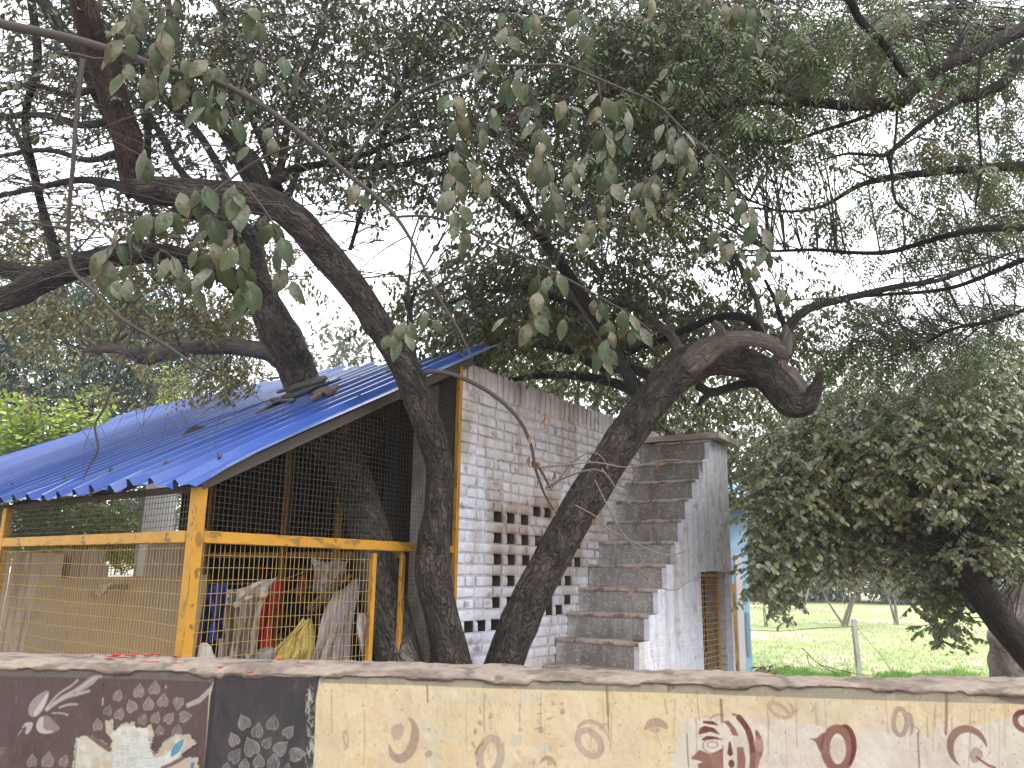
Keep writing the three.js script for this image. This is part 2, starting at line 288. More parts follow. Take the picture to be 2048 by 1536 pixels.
// side wall of the staircase with the store-room doorway
const sideTex = tex(1024, 1024, (a, b) => {
  const u = -1.3 + a * 3.7, h = b * 3.1, n = fbm(u * 3, h * 3, 21, 5), s = fbm(u * 22, h * 1.2, 23, 4), f = fbm(u * 30, h * 30, 24, 2);
  let c = lerp3(rgb(226, 230, 244), rgb(210, 212, 226), n);
  const edge = H0 + u / TREAD * RISE - h;                                            // distance below the stepped edge
  c = lerp3(c, rgb(180, 176, 172), sstep(0.46, 0.66, s) * (0.2 + 0.45 * sstep(1.1, 0.1, edge)));
  c = lerp3(c, rgb(150, 136, 122), sstep(0.62, 0.8, fbm(u * 9, h * 9, 26, 4)) * 0.4); c = lerp3(c, rgb(150, 140, 132), sstep(0.4, 0.0, h - 0.2) * 0.5);
  return c.map(q => q * (0.93 + 0.14 * f));
}, true, false);
const courseBump = tex(1024, 1024, (a, b) => {                                        // courses faint under thick whitewash
  const u = -1.3 + a * 3.7, h = b * 3.1, r = Math.floor(h / 0.079), fy = h / 0.079 - r, fx = u / 0.235 + (r % 2) * 0.5 + noise(r, 3) * 0.2, x = fx - Math.floor(fx);
  const j = Math.max(sstep(0.12, 0, Math.min(fy, 1 - fy)), sstep(0.05, 0, Math.min(x, 1 - x))) * sstep(0.35, 0.65, fbm(u * 3, h * 3, 31, 3));
  return grey(0.75 - 0.45 * j + 0.4 * (fbm(u * 12, h * 12, 33, 4) - 0.5));
}, false, false);
M.side = std({ map: sideTex, bumpMap: courseBump, bumpScale: 0.004, roughness: 0.92 });
const DOOR = [1.385, 2.2, 1.625];
{
  const pts = []; seed(31);
  pts.push([-1.1, 0]); for (let k = -5; k <= 9; k++) { const h = H0 + k * RISE + (k === 9 ? 0.035 : 0) - 0.004; pts.push([k * TREAD + rr(-0.004, 0.006), h - RISE + (k === -5 ? -0.0 : 0)], [k * TREAD + rr(-0.004, 0.006) + 0.003, h - rr(0, 0.006)]); }
  pts.push([U1 + 0.012, H0 + 9 * RISE + 0.03], [U1 + 0.006, 2.2], [U1 + 0.0, 1.2], [U1 + 0.004, 0]);
  const sh = new THREE.Shape(pts.map(q => new THREE.Vector2(...q))), hole = new THREE.Path(), [a, b, t] = DOOR;
  [[a, 0.02], [a + 0.005, 0.9], [a - 0.004, t - 0.005], [(a + b) / 2, t + 0.012], [b, t], [b + 0.006, 0.8], [b, 0.02]].forEach((q, i) => i ? hole.lineTo(...q) : hole.moveTo(...q)); hole.closePath(); sh.holes.push(hole);
  const g = new THREE.ExtrudeGeometry(sh, { depth: 0.045, bevelEnabled: true, bevelSize: 0.004, bevelThickness: 0.004, bevelSegments: 1, curveSegments: 2 }), p = g.attributes.position, uv = g.attributes.uv;
  for (let i = 0; i < p.count; i++) { const u = p.getX(i), h = p.getY(i), z = p.getZ(i), q = L3(u, h, SW - 0.045 + z).sub(BASE); p.setXYZ(i, q.x, q.y, q.z); uv.setXY(i, (u + 1.3) / 3.7, h / 3.1); }
  g.computeVertexNormals();
  const side = put('side_wall', g, M.side, building);
  const jam = new MB(), wIn = SW - 0.052;
  jam.box(L3(b + 0.04, 0.85, wIn - 0.1), dA.clone().multiplyScalar(0.032), V(0, 0.85, 0), dW.clone().multiplyScalar(0.1));
  jam.box(L3(a - 0.06, 0.85, wIn - 0.1), dA.clone().multiplyScalar(0.055), V(0, 0.85, 0), dW.clone().multiplyScalar(0.1));
  jam.box(L3((a + b) / 2, 1.72, wIn - 0.1), dA.clone().multiplyScalar(0.42), V(0, 0.085, 0), dW.clone().multiplyScalar(0.1));
  jam.build('door_jamb', M.side, building);
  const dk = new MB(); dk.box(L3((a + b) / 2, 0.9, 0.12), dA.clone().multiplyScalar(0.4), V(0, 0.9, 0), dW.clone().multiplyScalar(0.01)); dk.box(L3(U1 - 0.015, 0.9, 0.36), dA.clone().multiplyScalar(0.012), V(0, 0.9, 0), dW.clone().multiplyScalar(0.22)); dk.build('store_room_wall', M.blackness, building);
  for (let k = 0; k < 20; k++) {                                                      // rough bricks of the far jamb
    const m = new MB(), h = k * 0.082, off = rr(0, 0.016);
    m.box(L3(b + 0.004 - off / 2, h + 0.04, wIn - 0.045 - (k % 2) * 0.06), dA.clone().multiplyScalar(0.009 + off), V(0, 0.035, 0), dW.clone().multiplyScalar(k % 2 ? 0.1 : 0.05)); m.build('brick', M.brickPlain ??= std({ map: rep(grainTexWhite(), 2, 2), roughness: 0.95 }), side);
  }
  // rusty bar grille set back in the doorway
  const fr = new MB(), wg = SW - 0.12; M.rust = std({ color: lin(0.48, 0.31, 0.12), roughness: 0.8 });
  for (const u of [a + 0.03, b - 0.03]) fr.bar(L3(u, 0, wg), L3(u, t - 0.02, wg), 0.03, 0.03, dW);
  for (const h of [0.1, t - 0.03]) fr.bar(L3(a + 0.03, h, wg), L3(b - 0.03, h, wg), 0.03, 0.03);
  const door = fr.build('grille_door', M.rust, building);
  const bars = new MB();
  for (let u = a + 0.075; u < b - 0.05; u += 0.075) bars.tube([L3(u, 0.1, wg), L3(u + rr(-0.004, 0.004), 0.9, wg), L3(u, t - 0.04, wg)], 0.006, 5);
  for (let h = 0.15; h < t - 0.05; h += 0.052) bars.tube([L3(a + 0.03, h, wg + 0.006), L3(b - 0.03, h + rr(-0.004, 0.004), wg + 0.006)], 0.006, 5);
  for (let i = 0; i < 14; i++) { const h = rr(0.1, 0.9); bars.tube([L3(rr(a + 0.05, b - 0.1), h, wg - 0.03), L3(rr(a + 0.1, b - 0.05), h + rr(0.3, 0.6), wg - 0.03)], 0.006, 4); }
  bars.build('grille_bars', M.rust, door);
}
function grainTexWhite() { return tex(256, 256, (u, v) => { const n = fbm(u * 8, v * 8, 41, 4, 8); return lerp3(rgb(206, 208, 220), rgb(168, 162, 158), n); }); }
{
  const s = new MB(); seed(41);
  const hs = H0 + 9 * RISE + 0.04, W2 = SW + 0.11, nu = 10, nw = 24, j = (x, y) => (noise(x * 9, y * 9, 4) - 0.5) * 0.02;
  const top = (u, w) => L3(u + j(w, 1), hs + 0.058 + j(u, w) * 0.5, w + j(u, 5)), bot = (u, w) => L3(u + j(w, 2), hs + j(u + 3, w) * 0.4, w + j(u, 7));
  const a = 1.735, b = U1 + 0.1;
  s.grid(nu, nw, (x, y) => top(mix(a, b, x), mix(-0.12, W2, y)), (x, y) => [x * 0.6, y]);
  s.grid(nu, nw, (x, y) => bot(mix(a, b, x), mix(-0.12, W2, 1 - y)), (x, y) => [x * 0.6, y]);
  s.grid(1, nw, (x, y) => x < 0.5 ? top(a, mix(-0.12, W2, y)) : bot(a, mix(-0.12, W2, y)), (x, y) => [x * 0.06, y]);
  s.grid(1, nu, (x, y) => x < 0.5 ? top(mix(a, b, y), W2) : bot(mix(a, b, y), W2), (x, y) => [x * 0.06, y]);
  s.grid(1, nw, (x, y) => x < 0.5 ? top(b, mix(-0.12, W2, 1 - y)) : bot(b, mix(-0.12, W2, 1 - y)), (x, y) => [x * 0.06, y]);
  s.build('landing_slab', M.plaster, building);
  const r = new MB();                                                               // roof, dark rooms and an added dark wall behind the pierced wall, pale front wall
  r.box(S3(3.95, 2.99, 2.04), dA.clone().multiplyScalar(1.7), V(0, 0.05, 0), dB.clone().multiplyScalar(1.99)); r.build('roof', M.cement, building);
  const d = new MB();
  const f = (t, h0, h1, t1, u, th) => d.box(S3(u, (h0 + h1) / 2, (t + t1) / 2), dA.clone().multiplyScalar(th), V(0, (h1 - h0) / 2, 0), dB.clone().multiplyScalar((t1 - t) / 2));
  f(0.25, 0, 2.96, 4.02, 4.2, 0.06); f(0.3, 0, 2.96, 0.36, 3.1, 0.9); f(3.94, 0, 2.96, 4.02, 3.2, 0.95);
  f(3.7, 0, 2.96, 4.04, 2.24, 0.05); d.box(L3(0.5, 1.47, -0.8), dA.clone().multiplyScalar(1.75), V(0, 1.47, 0), dW.clone().multiplyScalar(0.02)); d.build('inner_and_added_wall', M.blackness, building);  // last box is a black wall added to darken the pierced holes
  const fw = new MB(); fw.box(S3(2.2, 1.48, 0.27), dA.clone().multiplyScalar(0.06), V(0, 1.48, 0), dB.clone().multiplyScalar(0.22)); fw.build('front_wall', M.plaster, building);
  const pl = new MB(); const pc = P(316, 1030, 9.5); pl.box(pc.clone().setY(1.45), V(0.02, 0, 0.003), V(0, 1.45, 0), V(-0.05, 0, 0.33)); pl.build('pillar', std({ color: lin(.9, .87, .82) }), building);
  const pipe = new MB(), [pu, ph] = uvOnWall(1079, 1081); pipe.tube([L3(pu + 0.02, ph, -0.12), L3(pu + 0.02, ph, 0.05)], 0.03, 14); pipe.build('pipe', std({ color: lin(0.16, 0.15, 0.15), roughness: 0.6 }), building);
}
// ------------------------------------------------------------ mesh shed with the blue roof
const shed = thing('mesh_shed', CORNER, 'open shed of yellow posts and wire mesh under a sloping blue corrugated roof', 'shed');
const RUN = 2.273, SL = V(1.235, 1.141, -1.908).normalize(), EAVE = S3(0, 2.045, 0), RN = SL.clone().cross(dB).normalize(); if (RN.y < 0) RN.negate();
const roofH = u => 2.0 + u * 0.502;
const R3 = (s, t, n = 0) => EAVE.clone().addScaledVector(SL, s).addScaledVector(dB, t).addScaledVector(RN, n);
const tOn = (px, py, u) => onPlane(px, py, S3(u, 0, 0), dB.clone().cross(UP)).sub(CORNER).dot(dB.clone().addScaledVector(dA, -dB.dot(dA)).normalize()) / Math.sqrt(1 - dB.dot(dA) ** 2);
const sTop = t => { const k = [[-0.1, 2.56], [1.72, 3.09], [3.1, 3.7], [4.5, 3.9], [7, 4.42], [9.3, 4.75]]; for (let i = 1; i < k.length; i++) if (t <= k[i][0]) return mix(k[i - 1][1], k[i][1], (t - k[i - 1][0]) / (k[i][0] - k[i - 1][0])); return 4.75; };
{
  seed(51);
  const pitch = 0.235, prof = [[0, 0], [0.06, 0.004], [0.07, 0], [0.145, 0], [0.168, 0.038], [0.196, 0.038], [0.219, 0]];
  for (let i = 0; i < 10; i++) {
    const m = new MB(), t0 = -0.1 + i * pitch * 4, end = sTop(t0 + 0.5) + rr(-0.1, 0.12), lift = (i % 2) * 0.006 + 0.004, pts = [];
    for (let k = 0; k < 4; k++) for (const [x, y] of prof) pts.push([t0 + k * pitch + x, y]); pts.push([t0 + 4 * pitch, 0], [t0 + 4 * pitch + 0.022, 0.02]);
    const skew = rr(-0.012, 0.012), NS = 14, k0 = m.c;
    const at = (s, q, j) => { const wave = (noise(s * 1.3 + i * 9, q[0] * 1.5, 3) - 0.5) * 0.006, lip = s < 0.12 ? (noise(q[0] * 7, 2, 4) - 0.65) * 0.02 * (0.12 - s) / 0.12 : 0, cornerUp = i === 0 && q[0] < 0.14 && s < 0.3 ? -0.012 * (0.3 - s) / 0.3 : 0; return R3(s, q[0] + skew * s, q[1] + lift + wave + lip + cornerUp); };
    for (let a = 0; a + 1 < pts.length; a++) for (let s = 0; s < NS; s++) {
      const s0 = -0.1 + (end + 0.1) * s / NS + (s === 0 ? (noise(pts[a][0] * 5, 1, 8) - 0.5) * 0.0 : 0), s1 = -0.1 + (end + 0.1) * (s + 1) / NS;
      m.quad(at(s0, pts[a]), at(s0, pts[a + 1]), at(s1, pts[a + 1]), at(s1, pts[a]), [[pts[a][0], s0], [pts[a + 1][0], s0], [pts[a + 1][0], s1], [pts[a][0], s1]].map(q => [(q[0] - t0) / (4 * pitch), q[1] * 0.3 + i * 0.37]));
    }
    m.build('roof_sheet', M.roof, shed);
  }
  for (const [s, t] of [[0.18, 0.06], [0.2, 0.66], [0.25, 1.46], [0.2, 2.06], [1.3, 0.06], [1.28, 0.86], [1.3, 1.66], [1.26, 2.46], [2.2, 0.26], [2.3, 1.06], [2.25, 2.86], [0.22, 3.06], [1.3, 3.46]]) { const b = new MB(); b.tube([R3(s, t, 0.034), R3(s, t, 0.046), R3(s, t, 0.055)], [0.014, 0.012, 0.004], 8); b.build('roof_bolt', M.wireDark, shed); }
  const lap = new MB(); lap.grid(10, 2, (x, y) => R3(1.55 + x * 0.95, 1.47 + (y - 0.5) * 0.12 + x * 0.05, 0.045 + 0.02 * Math.abs(y - 0.5) + 0.012 * noise(x * 6, y, 3)), (x, y) => [x, y * 0.1]); lap.build('roof_patch', M.roof, shed);
  const fl = new MB(); fl.grid(6, 3, (x, y) => R3(1.08 + x * 0.2, 1.87 + y * 0.06 - x * 0.04, 0.04 + 0.035 * Math.sin(x * 3.1) * y), (x, y) => [x, y]); fl.build('dark_slit_flap', M.blackness, shed);  // black colour stands for the dark inside a slit in the sheet
}
{
  const post = (u, t, h0, h1, w = 0.055, m = M.yellow, lean = 0) => { const b = new MB(); b.bar(S3(u, h0, t), S3(u + lean, h1, t), w, w, dA); b.build('post', m, shed); };
  post(0.012, 0.012, 0, 1.985, 0.06); post(0.0, 2.56, 0, 1.98, 0.05); post(0, 5.1, 0, 2.0, 0.05); post(0, 7.7, 0, 2.0, 0.05);
  post(1.29, 0.0, 0, 1.7, 0.035); post(1.565, 0.0, 0, 1.7, 0.03); post(2.1, -0.02, 0, 3.05, 0.035);
  const rail = (a, b, w = 0.04, h = 0.06, m = M.yellow) => { const q = new MB(); q.bar(a, b, w, h); q.build('rail', m, shed); };
  rail(S3(0, 1.745, 0.05), S3(0, 1.745, 2.53)); rail(S3(0, 1.745, 2.6), S3(0, 1.745, 5.07)); rail(S3(0.045, 1.745, 0), S3(1.715, 1.745, -0.01)); rail(S3(2.05, 1.745, -0.005), S3(2.13, 1.745, -0.01), 0.03, 0.05);
  rail(S3(2.08, 1.71, 0.5), S3(2.08, 1.71, 4.0), 0.035, 0.05); 
  for (const t of [1.24, 1.97, 3.2]) { const b = new MB(); b.bar(S3(2.05, 0, t), S3(2.05, 2.95, t), 0.045, 0.045, dA); b.build('post', M.yellow, shed); }
  const rf = new MB(); rf.bar(S3(0.0, roofH(0) - 0.005, 0.0), S3(2.26, roofH(2.26) - 0.005, 0.0), 0.04, 0.06); rf.build('rafter', M.darkWood, shed);
  for (const t of [1.25, 2.5, 3.8, 5.1]) { const b = new MB(); b.bar(S3(0.02, roofH(0) - 0.02, t), S3(2.26, roofH(2.26) - 0.02, t), 0.04, 0.06); b.build('rafter', M.darkWood, shed); }
  for (const u of [0.04, 1.15, 2.2]) { const b = new MB(); b.bar(S3(u, roofH(u) + 0.03 - 0.06, 0.03), S3(u, roofH(u) + 0.03 - 0.06, 9), 0.035, 0.035); b.build('purlin', M.darkWood, shed); }
  // wire mesh panels
  const mesh = (u0, u1, hb, ht, su, sh, m, along, r, k) => {          // along: 'u' gable, 't' front
    seed(k); const b = new MB(), at = (x, h) => along === 'u' ? S3(x, h, 0.008) : S3(-0.006, h, x), top = x => typeof ht === 'function' ? ht(x) : ht;
    const bow = (x, h) => Math.sin(x * 5 + h * 4) * 0.003 + (noise(x * 4, h * 4, k) - 0.5) * 0.012;
    for (let x = u0 + su * 0.4; x < u1; x += su) { const t = top(x); if (t - hb < 0.03) continue; const n = Math.max(1, Math.round((t - hb) / 0.3)), q = [], j = rr(-1, 1) * su * 0.1; for (let i = 0; i <= n; i++) { const h = mix(hb, t, i / n); q.push(at(x + j + bow(x, h) * 0.6, h)); } b.tube(q, r, 4); }
    const maxT = Math.max(top(u0), top(u1));
    for (let h = hb + sh * 0.6; h < maxT; h += sh) { let a = u0; if (typeof ht === 'function') a = Math.max(u0, (h - 1.96) / 0.502); if (a > u1 - 0.05) continue; const n = Math.max(2, Math.round((u1 - a) / 0.3)), q = [], j = rr(-1, 1) * sh * 0.08; for (let i = 0; i <= n; i++) { const x = mix(a, u1, i / n); q.push(at(x, h + j + bow(x, h)).addScaledVector(dW, 0.003)); } b.tube(q, r, 4); }
    return b.build('wire_mesh', m, shed);
  };
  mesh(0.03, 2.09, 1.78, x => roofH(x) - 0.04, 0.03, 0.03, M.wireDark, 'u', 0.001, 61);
  mesh(0.03, 1.275, 0.2, 1.715, 0.031, 0.062, M.wireYellow, 'u', 0.0016, 62);
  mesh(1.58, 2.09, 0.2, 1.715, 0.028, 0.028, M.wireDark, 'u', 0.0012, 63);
  mesh(0.04, 2.53, 0.2, 1.715, 0.033, 0.072, M.wireYellow, 't', 0.0017, 64);
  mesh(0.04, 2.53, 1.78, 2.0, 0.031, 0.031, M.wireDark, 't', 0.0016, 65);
  mesh(2.59, 5.0, 0.6, 1.715, 0.033, 0.072, M.wireYellow, 't', 0.0017, 66);
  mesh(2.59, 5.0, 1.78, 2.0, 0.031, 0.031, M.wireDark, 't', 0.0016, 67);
  // old corrugated sheets that close the lower left side inside
  M.oldSheet = std({ roughness: 0.8, map: tex(256, 256, (u, v) => { const n = fbm(u * 6, v * 6, 51, 5, 6), s = fbm(u * 14, v * 2, 53, 3, 14, 2); return lerp3(lerp3(rgb(172, 156, 146), rgb(134, 116, 106), n), rgb(108, 84, 66), sstep(0.55, 0.75, s) * 0.6); }) });
  const sheet = (t0, t1, u, hb, ht, k) => { const b = new MB(); b.grid(Math.round((t1 - t0) / 0.012), 6, (x, y) => { const t = mix(t0, t1, x), h = mix(hb, typeof ht === 'function' ? ht(x) : ht, y); return S3(u + Math.sin(t * 84) * 0.008 + y * 0.05, h, t); }, (x, y) => [mix(t0, t1, x), mix(hb, 1.7, y)]); b.build('wall_sheet', M.oldSheet, shed); };
  const T = (px, u) => tOn(px, 1150, u);
  sheet(T(392, 0.6), T(272, 0.6), 0.6, 0, x => 1.84 - x * 0.1, 1); sheet(T(205, 0.72), T(112, 0.72), 0.72, 0, x => 1.71 + 0.03 * noise(x * 5, 3) - (x < 0.14 ? 0.12 : 0), 2); sheet(T(112, 0.66), T(8, 0.66), 0.66, 0, x => 1.69 + 0.02 * x, 3); sheet(T(8, 0.7), T(-200, 0.7), 0.7, 0, 1.7, 4); sheet(T(290, 0.8), T(190, 0.8), 0.8, 0, x => 1.5 - 0.1 * x, 5);
}
// things kept inside the shed
{
  const woodTex = tex(512, 512, (u, v) => { const g = fbm(u * 3, v * 40, 61, 3), n = fbm(u * 5, v * 5, 63, 5); let c = lerp3(rgb(150, 126, 92), rgb(124, 104, 78), g); c = lerp3(c, rgb(124, 112, 98), sstep(0.35, 0.65, n) * 0.8); return lerp3(c, rgb(90, 76, 64), sstep(0.62, 0.8, fbm(u * 12, v * 12, 65, 4)) * 0.5); });
  const b = new MB(), bt0 = tOn(392, 1200, 0.36), bt1 = tOn(57, 1200, 0.36), o = S3(0.36, 0, (bt0 + bt1) / 2); b.grid(16, 10, (x, y) => S3(0.30 + y * 0.12 + 0.012 * Math.sin(x * 5), y * (1.5 + 0.06 * (1 - x)), mix(bt0, bt1, x)), (x, y) => [x * 2, y * 1.5]); b.grid(16, 10, (x, y) => S3(0.318 + y * 0.12 + 0.012 * Math.sin(x * 5), y * (1.5 + 0.06 * (1 - x)), mix(bt0, bt1, x)), (x, y) => [x * 2, y * 1.5]);
  b.grid(16, 1, (x, y) => S3(0.30 + 0.12 + y * 0.018 + 0.012 * Math.sin(x * 5), 1.5 + 0.06 * (1 - x), mix(bt0, bt1, x)), (x, y) => [x * 2, y * 0.02]);
  const bt = thing('plywood_board', o, 'large worn plywood board leaning behind the left mesh front', 'board'); b.build('board', std({ map: rep(woodTex, 0.5, 0.6) }), bt);
  const sc = new MB(); sc.grid(10, 6, (x, y) => P(mix(192, 250, x), 1163 + 6 * Math.sin(x * 3) + y * mix(26, 4, x) + 4 * Math.sin(x * 9), 5.25 + 0.03 * Math.sin(x * 7 + y * 4)), (x, y) => [x, y]);
  tag(sc.build('torn_tin', M.oldSheet), 'crumpled scrap of grey sheet hanging above the plywood board', 'scrap sheet');
}
{
  const cloth = (name, label, col, q, d, folds, dd, k, cat = 'cloth') => {          // q: picture corners tl, tr, br, bl ; d their distance
    seed(k); const m = new MB(), ph = rnd() * 9, weave = k;
    m.grid(34, 26, (x, y) => {
      const a = [mix(q[0][0], q[1][0], x), mix(q[0][1], q[1][1], x)], b = [mix(q[3][0], q[2][0], x), mix(q[3][1], q[2][1], x)], sag = Math.sin(x * Math.PI) * (1 - y) * 6;
      const f = Math.sin(x * folds * Math.PI + ph + 1.5 * y + 2 * noise(x * 3, y * 2, k)) * 0.5 + Math.sin(x * folds * 2.3 * Math.PI + ph * 2 - y) * 0.25 + (fbm(x * 6, y * 6, k, 3) - 0.5);
      return P(mix(a[0], b[0], y) + 3 * Math.sin(y * 7 + x * 5 + ph), mix(a[1], b[1], y) + sag * 0.7 + 2.5 * Math.sin(x * 11 + ph), d + dd * y + f * 0.06 * (0.4 + y));
    }, (x, y) => [x, y]);
    return tag(m.build(name, std({ color: col, roughness: 0.95 })), label, cat);
  };
  cloth('blue_cloth', 'dark blue cloth with a white hem hanging behind the corner post', lin(0.035, 0.045, 0.2), [[384, 1172], [452, 1165], [448, 1278], [388, 1288]], 5.1, 4, 0.05, 71);
  cloth('white_hem_cloth', 'small off white cloth hanging over the blue cloth beside the corner post', lin(0.5, 0.48, 0.46), [[376, 1160], [404, 1158], [392, 1200], [376, 1206]], 5.0, 3, 0.03, 72);
  cloth('grey_sheet', 'long pale grey cloth hanging straight between the blue and the red cloth', lin(0.42, 0.37, 0.33), [[440, 1195], [528, 1180], [508, 1330], [432, 1330]], 5.35, 5, 0.05, 73);
  cloth('folded_cloth', 'crumpled off white cloth thrown over the line above the pale grey cloth', lin(0.48, 0.44, 0.4), [[430, 1185], [552, 1152], [528, 1196], [428, 1226]], 5.25, 4, 0.0, 74);
  cloth('red_cloth', 'bright red cloth hanging in the shed', lin(0.42, 0.015, 0.012), [[532, 1166], [556, 1158], [540, 1320], [494, 1322]], 5.5, 3, 0.05, 75);
  cloth('red_strip', 'narrow red strip of cloth right beside the rear yellow post', lin(0.36, 0.015, 0.012), [[556, 1160], [566, 1160], [562, 1268], [552, 1270]], 5.6, 2, 0.02, 76);
  cloth('orange_cloth', 'small orange cloth hanging on the line in the shed', lin(0.4, 0.1, 0.015), [[594, 1150], [612, 1148], [614, 1204], [592, 1202]], 5.9, 3, 0.02, 77);
  cloth('lilac_sheet', 'large pale lilac sheet draped like a tent behind the mesh', lin(0.5, 0.47, 0.5), [[660, 1190], [722, 1150], [694, 1332], [616, 1332]], 5.55, 6, -0.15, 78);
  cloth('white_cloth', 'white cloth hanging high from the rafter in the middle of the shed', lin(0.52, 0.48, 0.44), [[626, 1118], [700, 1118], [676, 1180], [628, 1188]], 5.95, 4, 0.03, 79);
  cloth('small_lilac_cloth', 'narrow lilac cloth beside the thin yellow post', lin(0.45, 0.43, 0.47), [[712, 1210], [730, 1230], [736, 1330], [722, 1330]], 5.3, 2, 0, 80);
  cloth('yellow_cloth', 'pale yellow cloth heaped at the foot of the lilac sheet', lin(0.6, 0.5, 0.16), [[606, 1236], [626, 1232], [628, 1332], [520, 1332]], 5.4, 5, -0.12, 81);
  cloth('brown_drape', 'brown cloth band slung across the white cloths in the shed', lin(0.16, 0.1, 0.07), [[690, 1140], [704, 1150], [626, 1226], [614, 1218]], 5.5, 2, 0, 82);
  const r = new MB(); r.tube(bez([P(380, 1160, 5.1), P(450, 1168, 5.3), P(560, 1160, 5.5), P(640, 1130, 5.7), P(740, 1096, 5.6)], 30), 0.004, 5); r.tube(bez([P(450, 1205, 5.3), P(560, 1185, 5.5), P(650, 1168, 5.6)], 20), 0.0035, 5);
  tag(r.build('washing_line', M.twigPale), 'sagging rope strung through the shed with cloths on it', 'rope');
  const bt = thing('white_sack', P(400, 1310, 4.9), 'white sack standing behind the foot of the corner post', 'sack');
  const s = new MB(); s.tube(bez([P(402, 1400, 4.9), P(402, 1340, 4.9), P(404, 1312, 4.9), P(408, 1298, 4.9), P(410, 1288, 4.92)], 14), [.07, .085, .09, .09, .088, .084, .08, .074, .066, .06, .052, .048, .04, .03, .02], 16, (g, al) => 1 + 0.16 * (fbm(Math.cos(g) * 2 + 5, Math.sin(g) * 2 + al * 12, 3, 3) - 0.5) * 2); s.smooth = true; s.build('sack', std({ color: lin(0.62, 0.6, 0.58) }), bt);
  const bag = new MB(); bag.tube(bez([P(508, 1340, 5.2), P(530, 1312, 5.2), P(546, 1296, 5.2)], 10), [.05, .06, .066, .07, .066, .06, .052, .045, .035, .022, .01], 14, (g, al) => 1 + 0.4 * (fbm(Math.cos(g) * 3 + 5, Math.sin(g) * 3 + al * 16, 3, 3) - 0.5)); bag.smooth = true;
  tag(bag.build('plastic_bundle', std({ color: lin(0.2, 0.22, 0.25), roughness: 0.4 })), 'crumpled grey blue bundle beside the yellow cloth', 'bundle');
}
